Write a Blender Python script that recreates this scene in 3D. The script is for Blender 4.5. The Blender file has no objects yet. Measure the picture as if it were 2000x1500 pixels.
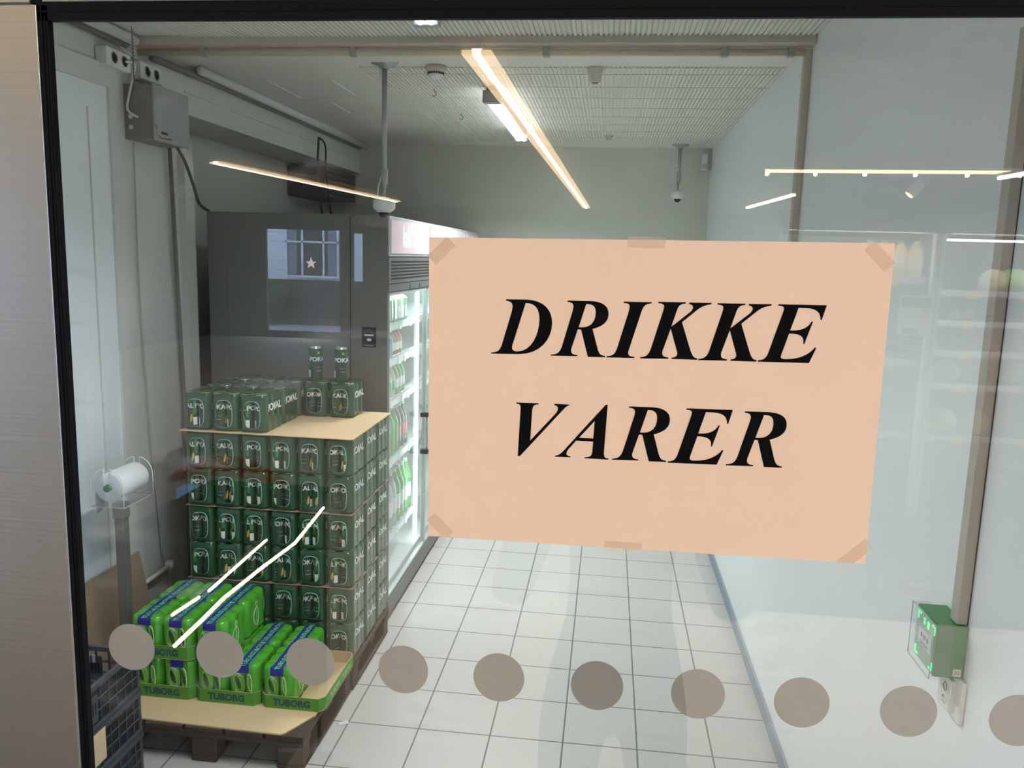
import bpy, bmesh, math, random
from mathutils import Vector, Matrix
random.seed(7)
PI = math.pi
COL = bpy.context.scene.collection
SC = bpy.context.scene

# ---------------------------------------------------------------- colours and materials
def lin(c):
    c = c/255.0
    return c/12.92 if c <= 0.04045 else ((c+0.055)/1.055)**2.4
def rgb(t): return (lin(t[0]), lin(t[1]), lin(t[2]), 1)
MATS = {}
def mat(name, col, rough=0.6, metal=0.0, vary=0.05, scale=12, bump=0.0, coat=0.0, emit=None, stretch=None, spec=None):
    m = bpy.data.materials.new(name); m.use_nodes = True
    nt = m.node_tree; p = nt.nodes['Principled BSDF']
    p.inputs['Roughness'].default_value = rough; p.inputs['Metallic'].default_value = metal
    if spec is not None: p.inputs['Specular IOR Level'].default_value = spec
    if coat: p.inputs['Coat Weight'].default_value = coat; p.inputs['Coat Roughness'].default_value = 0.15
    tc = nt.nodes.new('ShaderNodeTexCoord'); mp = nt.nodes.new('ShaderNodeMapping')
    nt.links.new(tc.outputs['Object'], mp.inputs['Vector'])
    if stretch: mp.inputs['Scale'].default_value = stretch
    nz = nt.nodes.new('ShaderNodeTexNoise'); nz.inputs['Scale'].default_value = scale; nz.inputs['Detail'].default_value = 4
    nt.links.new(mp.outputs['Vector'], nz.inputs['Vector'])
    mx = nt.nodes.new('ShaderNodeMix'); mx.data_type = 'RGBA'
    a = rgb(col); mx.inputs[6].default_value = [v*(1-vary) for v in a[:3]]+[1]; mx.inputs[7].default_value = [min(1, v*(1+vary)) for v in a[:3]]+[1]
    nt.links.new(nz.outputs['Fac'], mx.inputs[0]); nt.links.new(mx.outputs[2], p.inputs['Base Color'])
    if bump:
        b = nt.nodes.new('ShaderNodeBump'); b.inputs['Strength'].default_value = bump; b.inputs['Distance'].default_value = 0.002
        nt.links.new(nz.outputs['Fac'], b.inputs['Height']); nt.links.new(b.outputs['Normal'], p.inputs['Normal'])
    if emit: p.inputs['Emission Color'].default_value = rgb(emit[0]); p.inputs['Emission Strength'].default_value = emit[1]
    MATS[name] = m
    return m
def glass_mat(name, tint, f0, dirt=0.0):
    # thin architectural glass: clear transmission plus Schlick reflection at each face
    m = bpy.data.materials.new(name); m.use_nodes = True; nt = m.node_tree; nt.nodes.clear()
    N = nt.nodes.new; out = N('ShaderNodeOutputMaterial'); tr = N('ShaderNodeBsdfTransparent'); gl = N('ShaderNodeBsdfGlossy'); mix = N('ShaderNodeMixShader')
    tr.inputs['Color'].default_value = tint; gl.inputs['Roughness'].default_value = 0.0; gl.inputs['Color'].default_value = (1, 1, 1, 1)
    g = N('ShaderNodeNewGeometry'); d = N('ShaderNodeVectorMath'); d.operation = 'DOT_PRODUCT'
    nt.links.new(g.outputs['Normal'], d.inputs[0]); nt.links.new(g.outputs['Incoming'], d.inputs[1])
    ab = N('ShaderNodeMath'); ab.operation = 'ABSOLUTE'; nt.links.new(d.outputs['Value'], ab.inputs[0])
    s = N('ShaderNodeMath'); s.operation = 'SUBTRACT'; s.inputs[0].default_value = 1; nt.links.new(ab.outputs[0], s.inputs[1])
    pw = N('ShaderNodeMath'); pw.operation = 'POWER'; pw.inputs[1].default_value = 5; nt.links.new(s.outputs[0], pw.inputs[0])
    ma = N('ShaderNodeMath'); ma.operation = 'MULTIPLY_ADD'; ma.inputs[1].default_value = 1-f0; ma.inputs[2].default_value = f0; nt.links.new(pw.outputs[0], ma.inputs[0])
    nt.links.new(ma.outputs[0], mix.inputs[0]); nt.links.new(tr.outputs[0], mix.inputs[1]); nt.links.new(gl.outputs[0], mix.inputs[2])
    last = mix
    if dirt:
        tc = N('ShaderNodeTexCoord'); nz = N('ShaderNodeTexNoise'); nz.inputs['Scale'].default_value = 9; nz.inputs['Detail'].default_value = 8
        mp = N('ShaderNodeMapping'); mp.inputs['Scale'].default_value = (1, 1, 4); nt.links.new(tc.outputs['Object'], mp.inputs['Vector']); nt.links.new(mp.outputs[0], nz.inputs['Vector'])
        cr = N('ShaderNodeValToRGB'); cr.color_ramp.elements[0].position = 0.60; cr.color_ramp.elements[1].position = 0.80
        cr.color_ramp.elements[1].color = (dirt, dirt, dirt, 1); nt.links.new(nz.outputs['Fac'], cr.inputs[0])
        df = N('ShaderNodeBsdfDiffuse'); df.inputs['Color'].default_value = (.7, .7, .7, 1)
        m2 = N('ShaderNodeMixShader'); nt.links.new(cr.outputs[0], m2.inputs[0]); nt.links.new(mix.outputs[0], m2.inputs[1]); nt.links.new(df.outputs[0], m2.inputs[2]); last = m2
    nt.links.new(last.outputs[0], out.inputs[0]); MATS[name] = m; return m
def mixed_mat(name, col, rough, alpha):
    m = mat(name, col, rough); nt = m.node_tree; p = nt.nodes['Principled BSDF']; out = nt.nodes['Material Output']
    tr = nt.nodes.new('ShaderNodeBsdfTransparent'); mx = nt.nodes.new('ShaderNodeMixShader'); mx.inputs[0].default_value = alpha
    nt.links.new(tr.outputs[0], mx.inputs[1]); nt.links.new(p.outputs[0], mx.inputs[2]); nt.links.new(mx.outputs[0], out.inputs[0]); return m

mat('wall_paint', (212, 213, 207), 0.7, vary=0.03, scale=3, bump=0.05)
mat('right_wall_panel', (238, 241, 242), 0.35, vary=0.015, scale=2)
mat('back_wall_paint', (212, 213, 200), 0.7, vary=0.04, scale=2)
mat('ceiling_paint', (222, 220, 210), 0.75, vary=0.03, scale=4)
mat('door_paint', (236, 241, 244), 0.5, vary=0.02, scale=2)
mat('cream_pipe', (205, 196, 170), 0.5); mat('grey_conduit', (120, 118, 110), 0.5); mat('white_plastic', (225, 226, 224), 0.4)
mat('grey_plastic', (165, 166, 165), 0.5); mat('trunking', (190, 181, 170), 0.5); mat('black_rubber', (3, 3, 4), 0.6, vary=0.1, spec=0.12)
mat('black_plastic', (22, 23, 26), 0.45, vary=0.15); mat('crate_plastic', (66, 70, 78), 0.5, vary=0.12); mat('dark_grey', (64, 64, 66), 0.5)
mat('cooler_grey', (112, 113, 108), 0.45, vary=0.03, scale=3, bump=0.05); mat('grille_grey', (98, 100, 100), 0.4); mat('slot_black', (20, 20, 21), 0.6)
mat('metal_box', (150, 152, 152), 0.4, vary=0.04); mat('metal_box_side', (128, 120, 112), 0.45)
mat('brushed_steel', (140, 137, 128), 0.36, metal=0.75, vary=0.05, scale=3, bump=0.12, stretch=(1, 1, 90))
mat('chrome', (190, 192, 195), 0.2, metal=1.0); mat('aluminium', (205, 208, 210), 0.3, metal=0.9); mat('pole_grey', (168, 170, 172), 0.4, metal=0.3)
mat('stand_grey', (104, 100, 96), 0.5); mat('cardboard', (196, 170, 132), 0.85, vary=0.05, scale=20, bump=0.1); mat('cardboard_brown', (160, 138, 114), 0.85, vary=0.06, scale=16, bump=0.3)
mat('sheet_tan', (214, 186, 146), 0.8, vary=0.04); mat('pallet_brown', (70, 56, 46), 0.8, vary=0.25, scale=9, bump=0.3)
mat('paper_peach', (232, 203, 174), 0.75, vary=0.012, scale=30, spec=0.2); mat('ink_black', (8, 7, 7), 0.8, spec=0.08); mat('tape_peach', (228, 192, 162), 0.5, spec=0.3)
mat('can_green', (18, 76, 42), 0.28, metal=0.25, coat=0.4, vary=0.12, scale=30); mat('can_dark', (14, 58, 32), 0.3, coat=0.4); mat('can_gold', (206, 170, 84), 0.4); mat('print_white', (232, 234, 230), 0.5)
mat('print_grey', (186, 186, 196), 0.5)
mat('film_green', (6, 70, 36), 0.2, vary=0.45, scale=14, coat=0.5, stretch=(1, 1, .25)); mat('film_edge', (84, 140, 128), 0.25, coat=0.4)
mat('film_rim_highlight', (140, 182, 172), 0.25, coat=0.4); mat('can_bright', (44, 124, 72), 0.3, coat=0.4)
mat('lime_film', (76, 172, 36), 0.26, vary=0.25, scale=30, coat=0.5, bump=0.4); mat('lime_can', (112, 196, 52), 0.3, coat=0.4); mat('lime_tray', (80, 150, 48), 0.6, vary=0.05)
mat('band_blue', (40, 36, 142), 0.4, vary=0.08); mat('band_green', (96, 214, 120), 0.45); mat('tray_ink', (28, 78, 86), 0.6); mat('lime_edge', (196, 226, 176), 0.4)
mat('header_pink', (206, 186, 190), 0.5, emit=((232, 214, 216), 0.06)); mat('header_letter', (226, 240, 248), 0.5, emit=((214, 232, 248), 0.3))
mat('cooler_white', (232, 238, 238), 0.4); mat('cooler_frame', (196, 204, 206), 0.35, metal=0.3)
mat('call_green', (38, 128, 52), 0.4, coat=0.3); mat('call_light', (40, 250, 130), 0.4, emit=((60, 255, 140), 0.9)); mat('label_grey', (206, 208, 210), 0.5)
mat('skirting', (140, 152, 164), 0.45); mat('grout', (118, 118, 116), 0.9)
mat('detector_cream', (206, 200, 184), 0.5); mat('roll_white', (236, 238, 240), 0.45); mat('core_green', (24, 128, 74), 0.5)
mat('wood_shelf', (120, 92, 66), 0.6)
mat('lamp_tube', (240, 250, 255), 0.4, emit=((230, 242, 250), 4.5)); mat('led_warm', (255, 236, 190), 0.4, emit=((255, 226, 184), 19)); mat('led_soft', (255, 226, 190), 0.5, emit=((255, 216, 170), 3.6))
mat('led_cool', (240, 250, 255), 0.4, emit=((225, 245, 250), 9)); mat('led_track', (255, 226, 190), 0.5, emit=((255, 218, 176), 6))
mat('shop_floor', (232, 222, 206), 0.45, vary=0.06, scale=2); mat('shop_wall', (98, 93, 88), 0.8, vary=0.05); mat('shop_ceiling', (120, 116, 110), 0.85)
mat('siding', (214, 220, 228), 0.7, vary=0.03); mat('outside_dark', (44, 48, 56), 0.4); mat('pavement', (150, 154, 162), 0.9, vary=0.15, scale=1.2); mat('shrub_green', (40, 62, 40), 0.9)
mat('curtain', (120, 128, 144), 0.8); mat('star_white', (240, 214, 200), 0.6, emit=((255, 220, 190), 1.2)); mat('red_paint', (226, 50, 42), 0.4); mat('blue_daylight_glow', (120, 160, 216), 0.6, emit=((120, 160, 220), 1.0))  # the blue emission is added to imitate reflected daylight
mat('jacket', (30, 32, 38), 0.8); mat('trousers', (26, 28, 36), 0.8); mat('skin', (214, 164, 138), 0.5); mat('hair_brown', (70, 50, 36), 0.7); mat('phone_black', (16, 16, 18), 0.3)
for n, c in dict(tomato=(190, 52, 34), orange=(214, 128, 44), melon=(214, 200, 120), cabbage=(150, 190, 110), cauliflower=(226, 220, 190), carton_yellow=(220, 196, 90), dark_fridge=(52, 54, 54), bottle_amber=(200, 176, 120)).items(): mat(n, c, 0.5, vary=0.12)
for n, c in dict(soda_red=(196, 52, 44), soda_clear=(176, 190, 192), soda_dark=(70, 62, 66), soda_blue=(92, 146, 210), soda_green=(90, 176, 96), label_white=(232, 232, 228), label_green=(60, 158, 80), label_red=(190, 60, 56), cap_white=(228, 228, 228)).items(): mat(n, c, 0.25, vary=0.1, coat=0.3)
glass_mat('shop_glass', (0.985, 0.992, 0.985, 1), 0.043, dirt=0.10)
glass_mat('door_glass', (0.97, 0.985, 0.98, 1), 0.03)
glass_mat('clear_acrylic', (0.93, 0.94, 0.96, 1), 0.05)
mixed_mat('frost_film', (158, 153, 144), 0.7, 0.88)
mixed_mat('clear_tape', (226, 200, 170), 0.4, 0.16)
mixed_mat('bag_film', (200, 202, 204), 0.4, 0.85)

# tiled floor: 30 cm tiles with thin grout lines, lines measured at x0, y0
def tile_mat(name, tile, grout, x0, y0, size=0.3, gw=0.0065):
    m = bpy.data.materials.new(name); m.use_nodes = True; nt = m.node_tree; p = nt.nodes['Principled BSDF']; N = nt.nodes.new
    g = N('ShaderNodeNewGeometry'); sx = N('ShaderNodeSeparateXYZ'); nt.links.new(g.outputs['Position'], sx.inputs[0])
    fs = []
    for ax, o in ((0, x0), (1, y0)):
        a = N('ShaderNodeMath'); a.operation = 'SUBTRACT'; a.inputs[1].default_value = o-size/2; nt.links.new(sx.outputs[ax], a.inputs[0])
        b = N('ShaderNodeMath'); b.operation = 'DIVIDE'; b.inputs[1].default_value = size; nt.links.new(a.outputs[0], b.inputs[0])
        c = N('ShaderNodeMath'); c.operation = 'FLOORED_MODULO'; c.inputs[1].default_value = 1; nt.links.new(b.outputs[0], c.inputs[0])
        d = N('ShaderNodeMath'); d.operation = 'SUBTRACT'; d.inputs[1].default_value = 0.5; nt.links.new(c.outputs[0], d.inputs[0])
        e = N('ShaderNodeMath'); e.operation = 'ABSOLUTE'; nt.links.new(d.outputs[0], e.inputs[0])
        f = N('ShaderNodeMath'); f.operation = 'LESS_THAN'; f.inputs[1].default_value = gw/2/size; nt.links.new(e.outputs[0], f.inputs[0]); fs.append(f)
    mx = N('ShaderNodeMath'); mx.operation = 'MAXIMUM'; nt.links.new(fs[0].outputs[0], mx.inputs[0]); nt.links.new(fs[1].outputs[0], mx.inputs[1])
    nz = N('ShaderNodeTexNoise'); nz.inputs['Scale'].default_value = 60; nz.inputs['Detail'].default_value = 6; nt.links.new(g.outputs['Position'], nz.inputs['Vector'])
    v = N('ShaderNodeMix'); v.data_type = 'RGBA'; a = rgb(tile); v.inputs[6].default_value = [q*.90 for q in a[:3]]+[1]; v.inputs[7].default_value = [q*1.06 for q in a[:3]]+[1]; nt.links.new(nz.outputs['Fac'], v.inputs[0])
    w = N('ShaderNodeMix'); w.data_type = 'RGBA'; w.inputs[7].default_value = rgb(grout); nt.links.new(v.outputs[2], w.inputs[6]); nt.links.new(mx.outputs[0], w.inputs[0])
    nt.links.new(w.outputs[2], p.inputs['Base Color'])
    r = N('ShaderNodeMath'); r.operation = 'MULTIPLY_ADD'; r.inputs[1].default_value = 0.5; r.inputs[2].default_value = 0.36; nt.links.new(mx.outputs[0], r.inputs[0]); nt.links.new(r.outputs[0], p.inputs['Roughness'])
    b = N('ShaderNodeBump'); b.inputs['Distance'].default_value = 0.002; b.inputs['Strength'].default_value = 0.6; b.invert = True; nt.links.new(mx.outputs[0], b.inputs['Height']); nt.links.new(b.outputs[0], p.inputs['Normal'])
    MATS[name] = m
tile_mat('floor_tiles', (184, 182, 179), (112, 110, 106), -0.7021, 3.0535)

# ---------------------------------------------------------------- mesh builder
class MB:
    def __init__(s): s.v = []; s.f = []; s.m = []; s.names = []; s.sm = []
    def mi(s, n):
        if n not in s.names: s.names.append(n)
        return s.names.index(n)
    def add(s, vs, fs, m, T=None, smooth=False):
        o = len(s.v); k = s.mi(m)
        s.v += [tuple(T @ Vector(p)) if T else tuple(p) for p in vs]
        for f in fs: s.f.append([i+o for i in f]); s.m.append(k); s.sm.append(smooth)
        return s
    def box(s, x0, x1, y0, y1, z0, z1, m, T=None):
        vs = [(x, y, z) for z in (z0, z1) for y in (y0, y1) for x in (x0, x1)]
        return s.add(vs, [(0, 2, 3, 1), (4, 5, 7, 6), (0, 1, 5, 4), (2, 6, 7, 3), (0, 4, 6, 2), (1, 3, 7, 5)], m, T)
    def rbox(s, x0, x1, y0, y1, z0, z1, m, r=0.004, T=None):
        # box with bevelled edges
        bm = bmesh.new(); bmesh.ops.create_cube(bm, size=1)
        for v in bm.verts: v.co = Vector(((x0+x1)/2+v.co.x*(x1-x0), (y0+y1)/2+v.co.y*(y1-y0), (z0+z1)/2+v.co.z*(z1-z0)))
        bmesh.ops.bevel(bm, geom=bm.edges[:], offset=r, segments=2, affect='EDGES', profile=0.5)
        bm.verts.ensure_lookup_table(); vs = [v.co.copy() for v in bm.verts]; fs = [[v.index for v in f.verts] for f in bm.faces]; bm.free()
        return s.add(vs, fs, m, T)
    def tube(s, pts, r, m, n=8, closed=False, caps=True):
        P = [Vector(p) for p in pts]; rings = []; up = None
        for i, p in enumerate(P):
            if closed: t = (P[(i+1) % len(P)]-P[i-1])
            else: t = P[min(i+1, len(P)-1)]-P[max(i-1, 0)]
            t.normalize()
            if up is None:
                up = Vector((0, 0, 1)) if abs(t.z) < .9 else Vector((1, 0, 0))
            a = t.cross(up); a.normalize(); b = a.cross(t); b.normalize(); up = b
            rr = r[i] if isinstance(r, (list, tuple)) else r
            rings.append([p+a*math.cos(2*PI*k/n)*rr+b*math.sin(2*PI*k/n)*rr for k in range(n)])
        vs = [v for R in rings for v in R]; fs = []
        L = len(rings)
        for i in range(L if closed else L-1):
            for k in range(n):
                a = i*n+k; b = i*n+(k+1) % n; c = ((i+1) % L)*n+(k+1) % n; d = ((i+1) % L)*n+k; fs.append((a, b, c, d))
        if caps and not closed: fs.append(list(range(n))[::-1]); fs.append([(L-1)*n+k for k in range(n)])
        return s.add(vs, fs, m, None, True)
    def lathe(s, prof, m, c=(0, 0, 0), n=24, T=None, ms=None, smooth=True):
        # prof list of (r, z); ms optional material per segment
        vs = []; 
        for r, z in prof:
            for k in range(n): vs.append((c[0]+r*math.cos(2*PI*k/n), c[1]+r*math.sin(2*PI*k/n), c[2]+z))
        for i in range(len(prof)-1):
            fs = [(i*n+k, i*n+(k+1) % n, (i+1)*n+(k+1) % n, (i+1)*n+k) for k in range(n)]
            if i == 0: base = len(s.v); s.add(vs, [], ms[0] if ms else m, T)
            k2 = s.mi(ms[i] if ms else m)
            for f in fs: s.f.append([q+base for q in f]); s.m.append(k2); s.sm.append(smooth)
        k2 = s.mi(ms[-1] if ms else m)
        s.f.append([base+(len(prof)-1)*n+k for k in range(n)]); s.m.append(k2); s.sm.append(False)
        k2 = s.mi(ms[0] if ms else m)
        s.f.append([base+k for k in range(n)][::-1]); s.m.append(k2); s.sm.append(False)
        return s
    def prism(s, poly, z0, z1, m, T=None):
        n = len(poly); vs = [(p[0], p[1], z0) for p in poly]+[(p[0], p[1], z1) for p in poly]
        fs = [list(range(n))[::-1], list(range(n, 2*n))]+[(i, (i+1) % n, n+(i+1) % n, n+i) for i in range(n)]
        return s.add(vs, fs, m, T)
    def ball(s, c, r, m, n=12, k=8, sc=(1, 1, 1), T=None):
        prof = [(max(r*math.sin(PI*i/k), 1e-4), -r*math.cos(PI*i/k)) for i in range(k+1)]
        vs = []; b = []
        for rr, z in prof:
            for q in range(n): vs.append((c[0]+sc[0]*rr*math.cos(2*PI*q/n), c[1]+sc[1]*rr*math.sin(2*PI*q/n), c[2]+sc[2]*z))
        fs = [(i*n+q, i*n+(q+1) % n, (i+1)*n+(q+1) % n, (i+1)*n+q) for i in range(k) for q in range(n)]
        return s.add(vs, fs, m, T, True)
    def text(s, t, size, m, fn, bold=0.0, depth=None):
        vs, fs = text_mesh(t, size, bold)
        return s.add([fn(p[0], p[1]) for p in vs], fs, m)
    def mesh(s, name):
        me = bpy.data.meshes.new(name); me.from_pydata([tuple(v) for v in s.v], [], s.f)
        for n in s.names: me.materials.append(MATS[n])
        me.polygons.foreach_set('material_index', s.m); me.polygons.foreach_set('use_smooth', s.sm); me.update(); return me
    def build(s, name, parent=None, loc=(0, 0, 0), rz=0):
        o = bpy.data.objects.new(name, s.mesh(name)); COL.objects.link(o); o.location = loc; o.rotation_euler.z = rz
        if parent: o.parent = parent
        return o
_T = {}
def text_mesh(t, size, bold=0.0):
    key = (t, bold)
    if key not in _T:
        cu = bpy.data.curves.new('txt', 'FONT'); cu.body = t; cu.size = 1; cu.align_x = 'CENTER'; cu.align_y = 'CENTER'; cu.offset = bold; cu.resolution_u = 3
        o = bpy.data.objects.new('txt', cu); COL.objects.link(o); bpy.context.view_layer.update()
        me = bpy.data.meshes.new_from_object(o.evaluated_get(bpy.context.evaluated_depsgraph_get()))
        _T[key] = ([tuple(v.co[:2]) for v in me.vertices], [list(p.vertices) for p in me.polygons])
        bpy.data.objects.remove(o); bpy.data.curves.remove(cu); bpy.data.meshes.remove(me)
    v, f = _T[key]
    return [(x*size, y*size) for x, y in v], f
def tag(o, label=None, cat=None, group=None, kind=None):
    if label: o['label'] = label
    if cat: o['category'] = cat
    if group: o['group'] = group
    if kind: o['kind'] = kind
    return o
def empty(name, loc=(0, 0, 0), rz=0, parent=None):
    o = bpy.data.objects.new(name, None); COL.objects.link(o); o.location = loc; o.rotation_euler.z = rz; o.empty_display_size = 0.05
    if parent: o.parent = parent
    return o
def struct(o, label=None, cat=None): return tag(o, label, cat, None, 'structure')
def copy_tree(o, parent=None):
    c = o.copy(); COL.objects.link(c); c.parent = parent
    for ch in list(o.children): copy_tree(ch, c)
    return c

# ---------------------------------------------------------------- camera
CZ = 1.95377
def add_camera():
    yaw, pitch, roll, f = 0.114647, 0.15622, 0.028286, 1585.47
    cy, sy = math.cos(yaw), math.sin(yaw)
    fw = Vector((-sy*math.cos(pitch), cy*math.cos(pitch), -math.sin(pitch))); r = Vector((cy, sy, 0)); u = r.cross(fw)
    r2 = math.cos(roll)*r+math.sin(roll)*u; u2 = -math.sin(roll)*r+math.cos(roll)*u
    cd = bpy.data.cameras.new('camera'); cam = bpy.data.objects.new('camera', cd); COL.objects.link(cam)
    cam.matrix_world = Matrix(((r2.x, u2.x, -fw.x, 0), (r2.y, u2.y, -fw.y, 0), (r2.z, u2.z, -fw.z, CZ), (0, 0, 0, 1)))
    cd.sensor_width = 36; cd.lens = f*36/2000; cd.clip_start = 0.02; cd.clip_end = 200
    SC.camera = cam
add_camera()

# ---------------------------------------------------------------- storeroom shell
BY = 6.80; CH = 2.84; WL = -2.12; WR = 0.76; RX = -2.45
b = MB(); b.box(-2.6, WR+.1, 0.70, BY+.1, -0.05, 0, 'floor_tiles'); struct(b.build('floor'), 'light grey square floor tiles with dark grout lines in the storeroom', 'floor')
b = MB(); b.box(WR, WR+.1, 0.80, BY, 0, CH+.1, 'right_wall_panel'); struct(b.build('wall_right'), 'smooth white panelled right wall of the storeroom', 'wall')
b = MB(); b.box(RX-.1, WR+.1, BY, BY+.1, 0, CH+.1, 'back_wall_paint'); struct(b.build('wall_back'), 'pale green grey painted back wall of the storeroom', 'wall')
b = MB(); b.box(WL-.1, WL, .80, 3.95, 0, CH+.1, 'wall_paint'); b.box(RX-.1, RX, 3.95, BY, 0, CH+.1, 'wall_paint'); b.box(RX-.1, WL-.1, 3.90, 3.95, 0, CH+.1, 'wall_paint')
b.box(RX, WL, 3.95, BY, 2.60, CH+.1, 'wall_paint'); b.box(WL, WL+.012, 3.95, BY, 2.60, 2.625, 'wall_paint'); b.box(WL, WL+.006, 3.95, BY, 2.705, 2.712, 'wall_paint')
# framed flush panel near the glass and the narrow strip beside it
b.box(WL, WL+.018, 3.30, 3.36, 0, 2.60, 'wall_paint'); b.box(WL, WL+.018, .85, 3.36, 2.60, 2.69, 'wall_paint'); b.box(WL, WL+.006, .85, 3.30, 0, 2.60, 'door_paint'); b.box(WL+.004, WL+.012, 3.16, 3.165, 0, 2.5, 'wall_paint')
b.box(WL, WL+.035, 3.86, 3.95, 0, 2.40, 'wall_paint')
struct(b.build('wall_left'), 'white painted left wall with flush panels and a header over the recess', 'wall')
b = MB(); b.box(WL-.1, -.60, .763, .775, 0, CH+.1, 'wall_paint'); b.box(-.60, WR+.1, .763, .775, 2.1785, CH+.1, 'wall_paint'); struct(b.build('wall_front'), 'white partition wall around the storeroom glass', 'wall')
# ribbed ceiling
def ribs(b, x0, x1, y0, y1, pitch, w, d=.006):
    n = int((x1-x0)/pitch)
    for i in range(n): b.box(x0+i*pitch, x0+i*pitch+w, y0, y1, CH-d, CH+.001, 'ceiling_paint')
b = MB(); b.box(RX-.1, WR+.1, .72, BY+.1, CH, CH+.06, 'ceiling_paint')
for k in range(9): ribs(b, -1.85+.0005*k, WR, .85+k*.294, .85+k*.294+.290, .0205, .0125)
ribs(b, -1.25, WR, 4.00, 4.12, .0205, .0125, .0065)
for k in range(8): ribs(b, -1.25, WR, 4.14+k*.298, 4.14+k*.298+.284, .0205, .0125, .0065)
for x0, y0, x1, y1 in ((-1.89, 3.25, -1.78, 3.48), (-1.86, 4.3, -1.75, 4.8), (-1.72, 4.9, -1.66, 5.3), (-1.5, 4.3, -1.42, 4.7)):
    b.box(x0, x0+.01, y0, y1, CH-.004, CH, 'white_plastic')
struct(b.build('ceiling'), 'off-white ribbed storeroom ceiling', 'ceiling')
b = MB(); b.box(WL, WR, 3.50, 3.86, CH-.012, CH, 'ceiling_paint'); b.rbox(WL+.02, WR, 3.44, 3.52, CH-.034, CH, 'trunking', .004)
struct(b.build('trim_1'), 'beige beam trim running across the ceiling', 'beam')
p = empty('ceiling_pipe', (0, 3.51, 0)); tag(p, 'cream pipe clipped across the ceiling below the beam', 'pipe')
MB().tube([(WL+.03, 0, 2.788), (WR-.03, 0, 2.788)], .0150, 'cream_pipe', 12).build('pipe', p)
for x in (-1.79, -1.12, -.30, .42, .68): MB().rbox(x-.014, x+.014, -.018, .018, 2.770, 2.812, 'grey_plastic', .003).build('clip', p)
b = MB(); b.rbox(WR-.028, WR, 3.50, 3.545, 1.5, 2.80, 'trunking', .003); tag(b.build('wall_trunking'), 'grey vertical trunking on the right wall dropping from the beam', 'trunking')
b = MB(); b.box(WR-.012, WR, .85, BY, 0, .07, 'skirting'); struct(b.build('baseboard_right'), 'blue grey skirting along the right wall', 'baseboard')
# conduits at the top of the left wall
b = MB(); b.tube([(WL+.03, 1.0, 2.80), (WL+.03, 3.42, 2.80)], .018, 'grey_conduit', 10); b.tube([(WL+.07, 1.0, 2.815), (WL+.07, 3.42, 2.815)], .022, 'white_plastic', 10)
tag(b.build('conduit'), 'paired grey and white conduits under the ceiling left of the beam', 'pipe')
b = MB(); b.tube([(WL+.03, 3.62, 2.79), (WL+.03, 4.2, 2.80), (WL+.03, 6.7, 2.80)], .016, 'grey_conduit', 10); b.tube([(WL+.07, 3.98, 2.815), (WL+.07, 6.74, 2.815)], .022, 'white_plastic', 10)
tag(b.build('conduit'), 'paired conduits under the ceiling above the tall cooler', 'pipe')

# ---------------------------------------------------------------- glazing
G0, G1 = .764, .770
w = empty('window_1', (0, .767, 0)); struct(w, 'large clear glass pane with black gasket and brushed steel frame', 'window')
def wb(b, n): o = b.build(n, w); o.location = (0, -.767, 0); return o
b = MB(); b.box(-.5484, .699, G0, G1, .021, 2.167, 'shop_glass'); wb(b, 'window_glass')
b = MB(); b.box(-.5515, -.5410, .757, .763, .02, 2.176, 'black_rubber'); b.box(-.5600, -.5485, .763, .775, .02, 2.176, 'black_rubber'); b.box(-.5480, -.5468, .7562, .758, .02, 2.176, 'black_rubber'); b.box(-.5445, -.5435, .7565, .758, .02, 2.166, 'black_rubber')
b.box(-.5515, .71, .757, .763, 2.1625, 2.1780, 'black_rubber'); b.box(-.5600, .71, .763, .775, 2.1672, 2.1780, 'black_rubber'); b.box(-.5515, .71, .7562, .758, 2.1700, 2.1712, 'black_rubber'); b.box(.70, .712, .757, .775, .02, 2.178, 'black_rubber'); b.box(-.5515, .712, .757, .775, .0, .02, 'black_rubber')
wb(b, 'gasket')
b = MB(); b.rbox(-1.00, -.5527, .7555, .762, 0, 2.1770, 'brushed_steel', .001); wb(b, 'jamb')
b = MB(); b.rbox(-1.00, -.5580, .7555, .762, 2.1782, 2.60, 'brushed_steel', .001); b.rbox(-.5450, .76, .7555, .762, 2.1790, 2.30, 'brushed_steel', .001); b.box(-.5580, -.5450, .758, .763, 2.1785, 2.60, 'black_rubber'); wb(b, 'transom')
b = MB(); b.box(.7125, .76, .7555, .776, 0, 2.178, 'brushed_steel'); wb(b, 'jamb')
b = MB(); b.box(-.5527, -.5517, .7560, .7570, 0, 2.176, 'aluminium'); wb(b, 'edge_strip')

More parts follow.
